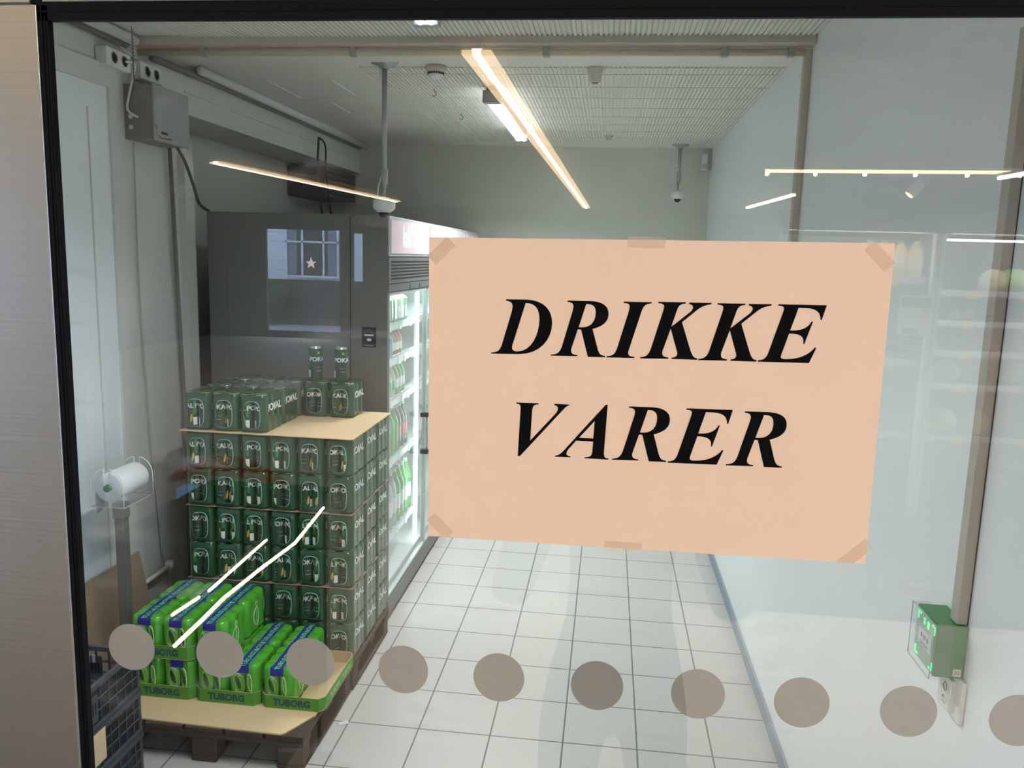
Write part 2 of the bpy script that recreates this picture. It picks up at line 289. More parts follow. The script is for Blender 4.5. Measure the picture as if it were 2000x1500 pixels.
# ---------------------------------------------------------------- the paper sign
GLYPHS = {'D':[[[0.0,0.0],[0.1,1.2],[6.4,1.7,8.5,3.5,10.1,9.3],[18.5,40.3],[20.1,47.7,19.6,49.9,12.8,50.9],[13.0,52.2],[33.0,52.5],[48.7,52.2,57.0,43.8,57.2,30.9],[57.3,16.9,47.8,1.2,25.8,0.6]],[[31.6,49.2],[41.0,49.7,44.8,43.4,45.1,34.7],[45.6,20.0,38.1,3.4,24.9,3.1],[20.0,3.1,19.5,5.8,20.1,8.9]]],'R':[[[0.0,0.0],[0.1,1.1],[5.6,1.4,8.2,3.2,10.1,9.0],[18.8,42.3],[20.3,48.4,20.2,51.0,13.7,51.3],[13.9,52.5],[35.6,52.8],[46.7,52.7,52.1,48.6,52.4,41.8],[52.8,34.1,47.7,29.6,38.2,26.8],[43.9,7.8],[45.4,3.9,46.4,2.2,51.1,2.0],[51.0,0.7],[34.9,0.4],[27.5,25.8],[24.5,25.9],[19.3,8.1],[18.2,3.7,20.0,1.7,25.0,1.8],[25.0,0.6]],[[31.4,49.8],[37.8,50.3,40.2,47.8,40.5,42.2],[40.7,33.6,36.2,28.5,28.9,28.0],[25.2,28.0]]],'I':[[[0.0,0.0],[0.3,1.2],[5.7,1.7,7.8,3.1,9.6,9.3],[18.6,43.6],[20.1,50.1,19.5,51.3,13.5,51.4],[13.8,52.7],[39.4,53.0],[38.9,51.8],[34.2,51.4,32.2,50.1,30.4,44.5],[20.4,7.6],[19.1,3.2,20.7,1.7,26.1,1.7],[25.9,0.5]]],'K':[[[0.0,0.0],[0.4,1.2],[5.6,1.7,8.0,3.5,9.7,9.6],[19.0,44.8],[20.5,50.8,19.8,51.6,14.0,52.0],[14.4,53.2],[39.4,53.6],[38.9,52.4],[35.0,52.1,33.0,50.8,31.7,46.5],[27.2,30.6],[43.7,44.9],[47.1,48.3,46.5,51.7,41.9,52.1],[42.3,53.5],[62.5,53.9],[62.0,52.5],[56.7,51.9,52.7,49.8,48.5,45.9],[36.7,35.2],[45.3,11.1],[47.8,4.4,49.2,2.5,52.7,2.3],[52.4,0.9],[29.0,0.7],[29.4,2.0],[33.9,2.5,35.0,4.7,33.6,8.5],[26.8,28.9],[20.6,8.3],[19.7,3.6,21.4,2.1,26.3,2.0],[26.0,0.7]]],'E':[[[0.0,0.0],[0.2,1.3],[5.4,1.8,7.7,3.6,9.3,10.0],[18.9,45.0],[20.5,50.9,20.0,51.7,14.3,51.9],[14.6,53.2],[56.9,53.8],[53.5,40.2],[52.4,40.5],[52.2,47.4,47.6,50.6,38.7,50.5],[32.5,50.5],[26.7,29.8],[37.1,29.9,41.8,32.4,44.9,38.6],[46.1,38.6],[40.1,17.9],[39.1,18.0],[39.6,23.9,37.3,27.4,26.0,27.0],[20.4,6.7],[20.0,4.1,20.9,3.3,25.4,3.5],[36.8,4.0,44.6,8.1,49.7,15.1],[51.0,15.1],[45.6,0.7]]],'V':[[[0.0,0.0],[1.4,45.5],[1.5,50.1,1.2,51.4,-3.1,51.5],[-2.9,52.6],[18.9,52.9],[18.5,51.8],[14.2,51.4,12.8,50.2,12.6,44.6],[11.6,16.0],[35.1,43.5],[38.3,47.4,38.1,51.5,33.6,51.9],[34.0,53.2],[48.2,53.0],[47.8,52.1],[45.8,51.7,44.4,50.3,42.3,48.0],[2.2,0.1]]],'A':[[[0.0,0.0],[0.3,1.0],[3.8,1.4,6.0,3.2,9.5,7.6],[46.7,53.2],[48.5,53.3],[47.0,6.3],[47.2,2.2,48.0,1.3,51.8,1.1],[51.4,0.0],[28.6,0.1],[28.9,1.1],[34.0,1.4,35.8,2.7,36.0,7.2],[36.3,16.9],[20.0,16.9],[13.2,8.2],[10.4,4.2,10.5,1.4,15.5,1.1],[15.2,0.1]],[[36.9,36.9],[36.3,20.0],[22.8,19.9]]]}
PLACE = [('D', -108.6, 61.3), ('R', -51.6, 61.7), ('I', 0.7, 62.3), ('K', 31.7, 62.7), ('K', 85.1, 63.3), ('E', 138.8, 64.2), ('V', -80.2, -37.4), ('A', -44.5, -36.0), ('R', 10.3, -35.8), ('E', 62.9, -35.7), ('R', 116.9, -35.1)]
def bez(seg, p0, n=8):
    x1, y1, x2, y2, x3, y3 = seg; out = []
    for i in range(1, n+1):
        t = i/n; a = (1-t)**3; c = 3*t*(1-t)**2; d = 3*t*t*(1-t); e = t**3
        out.append((a*p0[0]+c*x1+d*x2+e*x3, a*p0[1]+c*y1+d*y2+e*y3))
    return out
def glyph_mesh(ch, ox, oz):
    cu = bpy.data.curves.new('g', 'CURVE'); cu.dimensions = '2D'; cu.fill_mode = 'BOTH'
    for con in GLYPHS[ch]:
        pts = []
        for sg in con:
            if len(sg) == 2: pts.append(tuple(sg))
            else: pts += bez(sg, pts[-1])
        sp = cu.splines.new('POLY'); sp.points.add(len(pts)-1); sp.use_cyclic_u = True
        for i, q in enumerate(pts): sp.points[i].co = ((q[0]+ox)/1000, (q[1]+oz)/1000, 0, 1)
    o = bpy.data.objects.new('g', cu); COL.objects.link(o); bpy.context.view_layer.update()
    me = bpy.data.meshes.new_from_object(o.evaluated_get(bpy.context.evaluated_depsgraph_get()))
    r = [tuple(v.co) for v in me.vertices], [list(p.vertices) for p in me.polygons]
    bpy.data.objects.remove(o); bpy.data.curves.remove(cu); bpy.data.meshes.remove(me); return r
sg = empty('paper_sign', (.04, .7625, 1.675)); tag(sg, 'large peach paper sign reading DRIKKE VARER taped to the glass', 'sign')
def sb(b, n, l=None):
    o = b.build(n, sg); o.location = (-.04, -.7625, -1.675)
    if l: o['label'] = l
    return o
b = MB(); cs = [(-.1703, 1.9692), (.2492, 1.9745), (.2510, 1.6776), (-.1673, 1.6755)]
vs = [(x, .7624, z) for x, z in cs]+[(x, .7632, z) for x, z in cs]
b.add(vs, [(0, 3, 2, 1), (4, 5, 6, 7), (0, 1, 5, 4), (1, 2, 6, 5), (2, 3, 7, 6), (3, 0, 4, 7)], 'paper_peach'); sb(b, 'sheet')
for ch, ox, oz in PLACE:
    vs, fs = glyph_mesh(ch, ox, oz); b = MB(); b.add([(x, .76215, z+1.8) for x, z, _ in vs], fs, 'ink_black'); sb(b, 'letter', 'black bold italic letter '+ch)
def tape(cx, cz, w_, h_, a):
    T = Matrix.Translation((cx, .7616, cz)) @ Matrix.Rotation(a, 4, 'Y'); b = MB(); b.box(-w_/2, w_/2, -.0001, .0001, -h_/2, h_/2, 'clear_tape', T); sb(b, 'tape')
tape(.032, 1.9695, .034, .010, 0); tape(.025, 1.6775, .036, .011, 0); tape(.2370, 1.9625, .026, .012, PI/4); tape(-.158, 1.957, .026, .012, -PI/4); tape(.241, 1.6865, .034, .012, -PI/4); tape(-.156, 1.687, .026, .012, PI/4)

# frosted dots on the inner face of the glass
under = ['above the black crate stack at the far left', 'covering the middle of the stacked lime green packs', 'beside the open right end of the lime green tray', 'over the floor just right of the pallets', 'on the glass below the lower left of the paper sign',
         'below the middle of the paper sign, over the floor tiles', 'over the floor close to the blue grey skirting', 'over the white wall just right of the skirting', 'over the white wall left of the green call point', 'cut by the right edge, beyond the green call point']
dm = MB(); dm.lathe([(.0264, 0), (.0264, .0006)], 'frost_film', n=48, T=Matrix.Rotation(-PI/2, 4, 'X')); dme = dm.mesh('frosted_dot')
for i, u in enumerate(under):
    o = bpy.data.objects.new('frosted_dot', dme); COL.objects.link(o); o.location = (-.495+.1003*i, .7702, 1.5243+.0005*i); tag(o, 'round frosted dot '+u, 'sticker', 'row of frosted dots on the glass')

# ---------------------------------------------------------------- cans
def can_mb(r, h, body, words=True, lime=False):
    b = MB(); s = r/.033
    prof = [(.022*s, .003), (.026*s, 0), (.031*s, .006), (r, .013), (r, h-.019), (.031*s, h-.010), (.0275*s, h-.004), (.0275*s, h-.001), (.0262*s, h), (.0252*s, h-.004)]
    b.lathe(prof, body, n=28, ms=['aluminium', 'aluminium', body, body, body, 'aluminium', 'aluminium', 'aluminium', 'aluminium'])
    rr = r+.0004
    def wrap(a0, z0, k=0): return lambda x, y: ((rr+k)*math.cos(a0+x/r), (rr+k)*math.sin(a0+x/r), z0+y)
    def patch(a0, z0, w, hh, m, k=0):
        n = 6; f = wrap(a0, z0, k); vs = [f(-w/2+w*i/n, -hh/2) for i in range(n+1)]+[f(-w/2+w*i/n, hh/2) for i in range(n+1)]
        b.add(vs, [(i, i+1, n+2+i, n+1+i) for i in range(n)], m)
    def oval(a0, z0, w, hh, m, k=0, tilt=0, n=18):
        f = wrap(a0, z0, k); pts = [(w/2*math.cos(2*PI*i/n), hh/2*math.sin(2*PI*i/n)) for i in range(n)]
        pts = [(x*math.cos(tilt)-y*math.sin(tilt), x*math.sin(tilt)+y*math.cos(tilt)) for x, y in pts]
        b.add([f(*q) for q in pts]+[f(0, 0)], [(i, (i+1) % n, n) for i in range(n)], m)
    if lime:
        for a in (0, PI):
            oval(a, h*.52, .050, .095, 'print_white', 0, .25); oval(a, h*.52, .036, .078, 'lime_can', .0003, .25); oval(a, h*.52, .016, .06, 'can_dark', .0006, .25)
        for a in (PI/2, -PI/2): patch(a, h*.5, .014, .10, 'can_dark')
    else:
        for a in (0, PI):
            patch(a, h*.38, .050, .085, 'can_dark'); b.text('POKAL', .029, 'print_white', wrap(a, h*.63, .0004), 0.03)
            oval(a, h*.82, .012, .013, 'can_gold', .0004); patch(a, h*.40, .028, .003, 'film_edge', .0004); patch(a, h*.30, .022, .002, 'print_grey', .0004)
        for a in (PI/2, -PI/2):
            oval(a-.42, h*.30, .010, .040, 'can_gold', .0004, -.18); patch(a+.12, h*.22, .017, .034, 'print_white', .0004); patch(a+.10, h*.62, .014, .07, 'can_bright', .0003)
    return b
CAN = can_mb(.0300, .1655, 'can_green').mesh('can'); LCAN = can_mb(.0308, .164, 'lime_can', lime=True).mesh('can')
BIGCAN = can_mb(.033, .168, 'can_green').mesh('beer_can')

# ---------------------------------------------------------------- shrink-wrapped six-packs
def outline(a, b_, r, sc):
    # closed outline of a 2 x 3 pack; the first nine points run along the front short side
    pts = []
    def arc(cx, cy, a0, n=5): return [(cx+r*math.cos(a0+PI/2*i/n), cy+r*math.sin(a0+PI/2*i/n)) for i in range(1, n)]
    def side(p, q, lobes, n):
        o = []
        for i in range(n+1):
            t = i/n; d = sc*math.sin(PI*t*lobes)**2
            nx, ny = (q[1]-p[1]), -(q[0]-p[0]); L = math.hypot(nx, ny); o.append((p[0]+(q[0]-p[0])*t-nx/L*d, p[1]+(q[1]-p[1])*t-ny/L*d))
        return o
    ca, cb = a-r, b_-r
    pts += side((-ca-.012, -b_+.001), (ca+.012, -b_+.001), 0, 8)
    pts += arc(ca, -cb, -PI/2)[1:]; pts += side((a, -cb), (a, cb), 2, 12); pts += arc(ca, cb, 0)
    pts += side((ca, b_), (-ca, b_), 1, 6); pts += arc(-ca, cb, PI/2); pts += side((-a, cb), (-a, -cb), 2, 12); pts += arc(-ca, -cb, PI)[:-1]
    return pts
def ztop(x, y, a, b_, H, dip):
    r = a/2; best = 9
    for cx in (-r, r):
        for cy in (-2*r, 0, 2*r): best = min(best, math.hypot(x-cx, y-cy*1.02))
    return H-dip*min(1, max(0, (best-.020)/.022))**1.2
def film_mb(a, b_, H, film, edge, dip, words, ww=.0415, wz=(.014, .142)):
    b = MB(); r = a/2; out = outline(a, b_, r, .0045); n = len(out)
    zs = [(.002, .006), (.010, .0), wz and (wz[0], 0), (.045, .0008), (.078, .0014), (.110, .0008), (wz[1], 0), (H-.012, .002), (H-.004, .006)]
    def pt(p, inset):
        L = math.hypot(*p); k = 1-inset/max(L, .01); return (p[0]*k, p[1]*k)
    vs = []
    for z, ins in zs:
        for p in out: q = pt(p, ins); vs.append((q[0], q[1], z))
    for s_ in (.86, .74, .6, .45, .3, .15):
        for p in out: x, y = p[0]*s_, p[1]*s_; vs.append((x, y, ztop(x, y, a, b_, H, dip)))
    R = len(zs)+6; fs = []
    for j in range(R-1):
        for i in range(n):
            if 2 <= j < 6 and i < 8: continue
            fs.append((j*n+i, j*n+(i+1) % n, (j+1)*n+(i+1) % n, (j+1)*n+i))
    vs.append((0, 0, ztop(0, 0, a, b_, H, dip))); c = len(vs)-1
    fs += [((R-1)*n+i, (R-1)*n+(i+1) % n, c) for i in range(n)]; fs.append(list(range(n))[::-1])
    b.add(vs, fs, film, None, True)
    # window: bridge from the rectangular gap to a rounded opening
    loop = [2*n+i for i in range(9)]+[j*n+8 for j in range(3, 7)]+[6*n+i for i in range(7, -1, -1)]+[j*n for j in range(5, 2, -1)]
    P = [vs[i] for i in loop]; cz = (wz[0]+wz[1])/2; hz = (wz[1]-wz[0])/2
    def ov(p, kx, kz):
        t = math.atan2((p[2]-cz)/hz, p[0]/ww); c_, s_ = math.cos(t), math.sin(t); e = 2/3.2
        return (kx*abs(c_)**e*(1 if c_ > 0 else -1), -b_+.0008, cz+kz*abs(s_)**e*(1 if s_ > 0 else -1))
    A = [ov(p, ww*.93, hz*.95) for p in P]; B = [(q[0]*.94, q[1]-.0018, cz+(q[2]-cz)*.96) for q in A]; k = len(P)
    b.add(P+A, [(i, (i+1) % k, k+(i+1) % k, k+i) for i in range(k)], film); b.add(A+B, [(i, (i+1) % k, k+(i+1) % k, k+i) for i in range(k)], edge)  # pale edge ring has the film's edge highlight put into its colour
    def xs(y, k=.0008):
        t = (y+(b_-r))/(2*(b_-r)); d = .0045*math.sin(PI*t*2)**2 if 0 < t < 1 else 0; return a-d+k
    if words == 'dark':
        for s_ in (1, -1):
            b.text('POKAL', .044, 'print_white', lambda x, y: (s_*xs(s_*x, .0006), s_*x, .105+y), .03)
            b.text('POKAL', .010, 'film_edge', lambda x, y: (s_*xs(s_*x, .0006), s_*x, .062+y), .0)
    else:
        for s_ in (1, -1):
            def put(pts, rad): b.tube([(s_*xs(s_*q[0], .0006), s_*q[0], q[1]) for q in pts], rad, 'lime_edge', 6, True)
            for cy in (.0,):
                put([(cy+.026*math.cos(2*PI*i/24), .070+.042*math.sin(2*PI*i/24)) for i in range(24)], .0012)
                put([(cy+.021*math.cos(2*PI*i/24), .070+.036*math.sin(2*PI*i/24)) for i in range(24)], .0007)
                put([(cy+.009*math.cos(2*PI*i/14), .125+.012*math.sin(2*PI*i/14)) for i in range(14)], .0012)
                b.text('TUBORG', .017, 'lime_edge', lambda x, y: (s_*xs(s_*(-y), .0008), s_*(-y), .078+x), .03)
    return b
PA, PB, PH = .0630, .0962, .1665
TA, TB, TH = .0655, .0975, .1670
FILM = film_mb(PA, PB, PH, 'film_green', 'film_rim_highlight', .004, 'dark').mesh('shrink_film')
LFILM = film_mb(TA, TB, TH, 'lime_film', 'lime_edge', .010, 'lime').mesh('shrink_film')
def band_mesh():
    b = MB(); W = .027; rows = []
    ys = [-TB+.004+(2*TB-.008)*i/24 for i in range(25)]; xs_ = [-W+2*W*i/6 for i in range(7)]
    rows.append([(x, -TB-.0012, TH-.034) for x in xs_]); rows.append([(x, -TB-.0012, TH-.016) for x in xs_]); rows.append([(x, -TB+.001, TH-.007) for x in xs_])
    for y in ys: rows.append([(x, y, ztop(x, y, TA, TB, TH, .010)*.4+TH*.6+.0006) for x in xs_])
    vs = [p for r_ in rows for p in r_]; b.add(vs, [(j*7+i, j*7+i+1, (j+1)*7+i+1, (j+1)*7+i) for j in range(len(rows)-1) for i in range(6)], 'band_blue', None, True)
    for cy in (-.048, .048): b.text('TUBORG', .0275, 'band_green', lambda x, y: (.003-y, cy+x, ztop(.003-y, cy+x, TA, TB, TH, .010)*.4+TH*.6+.0018), .03)
    for x in (-.024, .024): b.tube([(x, y, TH+.0006) for y in (-TB+.012, 0, TB-.012)], .0010, 'band_green', 5)
    return b.mesh('printed_band')
BAND = band_mesh()
def pack(kind, loc, rz=0.0, cans=True):
    t = empty('beer_pack', loc, rz)
    o = bpy.data.objects.new('shrink_film', FILM if kind == 'dark' else LFILM); COL.objects.link(o); o.parent = t
    if kind == 'lime': o2 = bpy.data.objects.new('printed_band', BAND); COL.objects.link(o2); o2.parent = t; o2['label'] = 'blue printed band with green lettering'
    if cans:
        a, b_ = (PA, PB) if kind == 'dark' else (TA, TB)
        for sx in (-1, 1):
            c = bpy.data.objects.new('can', CAN if kind == 'dark' else LCAN); COL.objects.link(c); c.parent = t; r = .0300 if kind == 'dark' else .0308
            c.location = (sx*(r+.0002), -b_+r+.0048, .0012); c.rotation_euler.z = random.uniform(0, 2*PI) if kind == 'dark' else -PI/2+random.uniform(-.5, .5)+(PI if random.random() < .5 else 0)
    return t
TEN = ['bottom', 'second', 'third', 'fourth', 'fifth', 'sixth']; CN = ['far left', 'second from left', 'third from left', 'third from right', 'second from right', 'right corner']
PX = [-1.122-.1275*k for k in range(5, -1, -1)]; PY = [3.383+.1930*k for k in range(3)]; PZ = [.148+.1682*k for k in range(6)]
for k in range(6):
    for i in range(6):
        t = pack('dark', (PX[i]+random.uniform(-.0004, .0004), PY[0]+random.uniform(-.002, .001), PZ[k]+(.0016*(k//2))))
        tag(t, 'dark green six-pack, %s in the front of the %s layer of the stack' % (CN[i], TEN[k]), 'beer pack', 'dark green six-packs in the tall stack')
    for j in (1, 2):
        t = pack('dark', (PX[5], PY[j], PZ[k]+(.0016*(k//2))), cans=False)
        tag(t, 'dark green six-pack, %s on the aisle side of the %s layer' % (['middle', 'rearmost'][j-1], TEN[k]), 'beer pack', 'dark green six-packs in the tall stack')
ZT = 1.1655
RN = ['front', 'middle', 'rear']
for i in range(3):
    for j in range(3):
        t = pack('dark', (PX[i]+random.uniform(-.0005, .0005), PY[j]-.002+random.uniform(-.0015, .0003), ZT+.0002), random.uniform(-.002, .002))
        tag(t, 'dark green six-pack on the top cardboard, %s row, %s' % (RN[j], ['leftmost', 'middle of three', 'beside the bare board'][i]), 'beer pack', 'dark green six-packs on the top board')
for i, x in enumerate((-1.3765, -1.2470)):
    t = pack('dark', (x, 3.787, ZT+.0002), 0); tag(t, ['dark green six-pack at the back of the top board under the left single can', 'dark green six-pack at the back of the top board under the right single can'][i], 'beer pack', 'dark green six-packs on the top board')
for i, x in enumerate((-1.390, -1.262)):
    o = bpy.data.objects.new('beer_can', BIGCAN); COL.objects.link(o); o.location = (x, 3.755, ZT+PH+.0005); o.rotation_euler.z = [2.35, 2.15][i]
    tag(o, ['single tall green can standing on the back packs, the left one', 'single tall green can standing on the back packs, the right one, nearer the cooler door'][i], 'can', 'single cans on top of the stack')
def sheet(z, lab, x0=-1.824, x1=-1.060, y0=3.287, y1=3.88, h=.0012, m='cardboard_brown'):
    b = MB(); n = 24
    vs = [(x0+(x1-x0)*i/n, y0+.003*math.sin(i*1.57), 0) for i in range(n+1)]+[(x0+(x1-x0)*i/n, y1, 0) for i in range(n+1)]
    N_ = len(vs); vs += [(x, y, h) for x, y, _ in vs]
    fs = [(i, n+1+i, n+2+i, i+1) for i in range(n)]+[(N_+i, N_+i+1, N_+n+2+i, N_+n+1+i) for i in range(n)]+[(i, i+1, N_+i+1, N_+i) for i in range(n)]+[(n+1+i, N_+n+1+i, N_+n+2+i, n+2+i) for i in range(n)]
    fs += [(0, N_, N_+n+1, n+1), (n, 2*n+1, N_+2*n+1, N_+n)]
    b.add(vs, fs, m); tag(b.build('cardboard_sheet', None, (0, 0, z)), lab, 'cardboard', 'cardboard sheets between the layers')
sheet(.4835, 'thin cardboard sheet under the third layer of dark green packs'); sheet(.8215, 'thin cardboard sheet under the fifth layer of dark green packs'); sheet(1.1610, 'bare tan cardboard board topping the stack, cans stand on it', x0=-1.832, x1=-1.050, y0=3.272, h=.0040, m='sheet_tan')
# clear stretch wrap is read as gloss on the packs; pallets
def pallet(loc, label):
    t = empty('pallet', loc); tag(t, label, 'pallet', 'brown pallets under the beer')
    b = MB(); 
    for i in range(5): b.rbox(-.4+i*.1625, -.4+i*.1625+.15, -.29, .29, .118, .140, 'pallet_brown', .003)
    b.build('deck', t)
    for y in (-.25, 0, .25): b = MB(); b.rbox(-.4, .4, y-.038, y+.038, .096, .1178, 'pallet_brown', .003); b.build('stringer', t)
    for x in (-.345, 0, .345):
        for y in (-.25, .25): b = MB(); b.rbox(x-.05, x+.05, y-.037, y+.037, .0185, .0958, 'pallet_brown', .003); b.build('block', t)
        b = MB(); b.rbox(x-.05, x+.05, -.29, .29, 0, .018, 'pallet_brown', .003); b.build('runner', t)
    return t
pallet((-1.455, 3.585, .002), 'dark brown pallet under the tall stack of dark green packs')
pallet((-1.463, 2.995, .0), 'dark brown pallet under the lime green trays')
b = MB(); b.prism([(-1.87, 2.725), (-1.55, 2.715), (-1.155, 2.705), (-1.140, 2.715), (-1.070, 2.85), (-1.065, 3.27), (-1.87, 3.27)], .1405, .1465, 'sheet_tan')
tag(b.build('cardboard_sheet'), 'tan cardboard sheet lying on the near pallet under the lime trays', 'cardboard')

# ---------------------------------------------------------------- lime green trays and packs
def tray(x0, x1, y0, y1, z, label, h=.056):
    t = empty('drinks_tray', ((x0+x1)/2, (y0+y1)/2, z)); tag(t, label, 'tray', 'lime green cardboard trays'); w_, d = (x1-x0)/2, (y1-y0)/2; c = .022
    P = [(-w_+c, -d), (w_-c, -d), (w_, -d+c), (w_, d-c), (w_-c, d), (-w_+c, d), (-w_, d-c), (-w_, -d+c)]
    b = MB(); b.prism(P, 0, .002, 'cardboard'); b.build('base', t)
    Q = [(p[0]*(1-.0022/w_), p[1]*(1-.0022/d)) for p in P]; n = 8
    b = MB(); vs = [(p[0], p[1], z_) for z_ in (.002, h) for p in P]; b.add(vs, [(i, (i+1) % n, n+(i+1) % n, n+i) for i in range(n)], 'lime_tray')
    vs = [(p[0], p[1], z_) for z_ in (.002, h) for p in Q]; b.add(vs, [(i, n+i, n+(i+1) % n, (i+1) % n) for i in range(n)], 'cardboard')
    vs = [(p[0], p[1], h) for p in P+Q]; b.add(vs, [(i, (i+1) % n, n+(i+1) % n, n+i) for i in range(n)], 'cardboard')
    b.text('TUBORG', .038, 'tray_ink', lambda x, y: (x, -d-.0006, .027+y), .05)
    b.text('TUBORG', .030, 'lime_edge', lambda x, y: (w_+.0006, x-.06, .026+y), .0); b.text('TUBORG', .030, 'lime_edge', lambda x, y: (w_+.0006, x+.09, .026+y), .0)
    b.build('rim', t); return t
TY0, TY1 = 2.868, 3.266; TZ = .147
tray(-1.856, -1.586, TY0, TY1, TZ, 'lime green drinks tray at the lower left, fully loaded')
tray(-1.582, -1.312, TY0, TY1, TZ, 'lime green drinks tray in the middle of the near pallet')
tray(-1.306, -1.044, TY0, TY1, TZ, 'lime green drinks tray with an empty right half')
tray(-1.856, -1.586, TY0, TY1, .3165, 'lime green drinks tray stacked on the lower left packs')
def lime(x, j, z, lab): t = pack('lime', (x, 2.971+.1955*j, z), random.uniform(-.006, .006)); tag(t, 'lime green six-pack with blue band, '+lab, 'beer pack', 'lime green six-packs')
ph = ['front', 'rear']
for j in (0, 1):
    for i, x in enumerate((-1.7875, -1.6545)):
        lime(x, j, TZ+.0022, '%s %s of the lower left tray' % (ph[j], ['left', 'right'][i])); lime(x, j, .3165+.0022, '%s %s of the upper tray' % (ph[j], ['left', 'right'][i]))
    lime(-1.513, j, TZ+.0022, '%s left of the middle tray, under another pack' % ph[j]); lime(-1.380, j, TZ+.0022, '%s right of the middle tray, top uncovered' % ph[j])
    lime(-1.513, j, TZ+.0022+TH+.0006, '%s, stacked untrayed on the middle tray packs' % ph[j]); lime(-1.237, j, TZ+.0022, '%s in the half-empty right tray' % ph[j])

# ---------------------------------------------------------------- black folding crates
def crate(z, h, label, full):
    t = empty('folding_crate', (-1.84, 2.31, z)); tag(t, label, 'crate', 'black folding crates'); X, Y_ = .19, .30
    b = MB(); b.box(-X, X, -Y_, Y_, 0, .006, 'crate_plastic'); b.rbox(-X, X, -Y_, -Y_+.012, 0, .022, 'crate_plastic', .002); b.rbox(-X, X, Y_-.012, Y_, 0, .022, 'crate_plastic', .002); b.build('base', t)
    def wall(name, L, T, slots):
        b = MB(); th = .010
        def bx(u0, u1, z0, z1, d0=0, d1=th, m='crate_plastic'): b.rbox(u0, u1, d0, d1, z0, z1, m, .0015, T)
        bx(-L, L, h-.018, h, -.006, th); bx(-L, L, .004, .020, -.002, th); bx(-L, -L+.016, .0, h); bx(L-.016, L, .0, h); b.box(-L+.01, L-.01, .003, .007, .01, h-.01, 'black_plastic', T) if not slots else None
        nz_ = 2 if h < .2 else 3
        for q in range(1, nz_+1): zz = .02+(h-.038)*q/(nz_+1); bx(-L, L, zz-.0025, zz+.0025, -.001, th)
        nu = int(2*L/.045)
        for q in range(1, nu): uu = -L+2*L*q/nu; bx(uu-.002, uu+.002, .01, h-.01, -.001, th)
        bx(-.085, -.02, .03, h-.05, -.0015, .004); bx(.0, .05, .03, h-.04, -.0025, .004)
        for q in range(3): b.rbox(.008+q*.013, .014+q*.013, -.0035, .001, h*.35, h*.62, 'slot_black', .0008, T)
        if slots:
            for q in range(3): b.box(-.03+q*.022, -.018+q*.022, -.004, .001, h-.065, h-.035, 'print_grey', T)
        b.build(name, t)
    R = Matrix.Rotation
    wall('side_wall', Y_, Matrix.Translation((X, 0, 0)) @ R(PI/2, 4, 'Z'), False); wall('side_wall', Y_, Matrix.Translation((-X, 0, 0)) @ R(-PI/2, 4, 'Z'), False)
    wall('end_wall', X-.012, Matrix.Translation((0, -Y_, 0)), False); wall('end_wall', X-.012, Matrix.Translation((0, Y_-.010, 0)), True)
    if full == 'label':
        b = MB(); b.box(X+.0064, X+.0076, -.015, .075, .045, .160, 'sheet_tan'); o = b.build('label_card', t); o['label'] = 'beige paper label card'
        b = MB(); 
        for q in range(7): b.box(X+.0077, X+.0080, -.006, .066-.010*(q % 3), .060+q*.012, .0622+q*.012, 'trunking')
        b.build('print_lines', o)
crate(.0, .165, 'black folding crate at the bottom of the stack beside the glass', 'x'); crate(.166, .165, 'black folding crate with a beige label card, middle of the stack', 'label'); crate(.332, .165, 'black folding crate, open topmost one of the stack', 'x')

# ---------------------------------------------------------------- leaning cardboard and bag roll stand
b = MB(); T = Matrix.Translation((-1.983, 2.90, 0)) @ Matrix.Rotation(-.19, 4, 'Y')
b.rbox(-.008, 0, -.10, .45, 0, .575, 'cardboard_brown', .002, T)
tag(b.build('leaning_cardboard'), 'brown cardboard panel leaning on the left wall behind the roll stand', 'cardboard')
t = empty('bag_roll_stand', (-1.925, 2.97, 0)); tag(t, 'grey floor stand with clear holder for produce bags', 'stand')
b = MB(); b.rbox(-.022, .022, -.016, .016, .012, .90, 'stand_grey', .002); b.build('pole', t)
b = MB(); b.rbox(-.026, .026, -.020, .020, .86, .925, 'grey_conduit', .002); b.build('collar', t)
b = MB(); b.rbox(-.052, .055, -.11, .11, 0, .011, 'stand_grey', .003); b.build('base', t)
h = empty('roll_holder', (0, .0, 0), 0, t); h['label'] = 'clear acrylic roll holder'
def arch(y):
    b = MB(); pts = []; n = 14
    for i in range(n+1): a = PI*i/n; pts.append((.068*math.cos(a), .955+.045+.085*max(0, math.sin(a))**.8))
    left = [(x, z) for x, z in pts if x < -.012]; right = [(x, z) for x, z in pts if x > .012]
    for side_, s_ in ((left, -1), (right, 1)):
        side_.sort(key=lambda q: q[1])
        poly = [(s_*.068, .928)]+side_+[(s_*.012, side_[-1][1]), (s_*.012, .99), (s_*.012, .928)]
        vs = [(x, y-.0015, z) for x, z in poly]+[(x, y+.0015, z) for x, z in poly]; m_ = len(poly)
        b.add(vs, [list(range(m_)), list(range(m_, 2*m_))[::-1]]+[(i, (i+1) % m_, m_+(i+1) % m_, m_+i) for i in range(m_)], 'clear_acrylic')
        b.tube([(x, y, z) for x, z in poly[:-1]], .0020, 'print_white', 5)
    return b
for y in (-.085, .125): o = arch(y).build('side_plate', h)
b = MB(); b.box(-.068, .068, -.085, .125, .926, .930, 'clear_acrylic'); b.tube([(-.068, -.085, .928), (.068, -.085, .928), (.068, .125, .928), (-.068, .125, .928)], .002, 'print_grey', 5, True); b.build('tray', h)
r = empty('bag_roll', (-1.925, 2.97, 1.005)); tag(r, 'white roll of produce bags resting in the clear holder', 'roll')
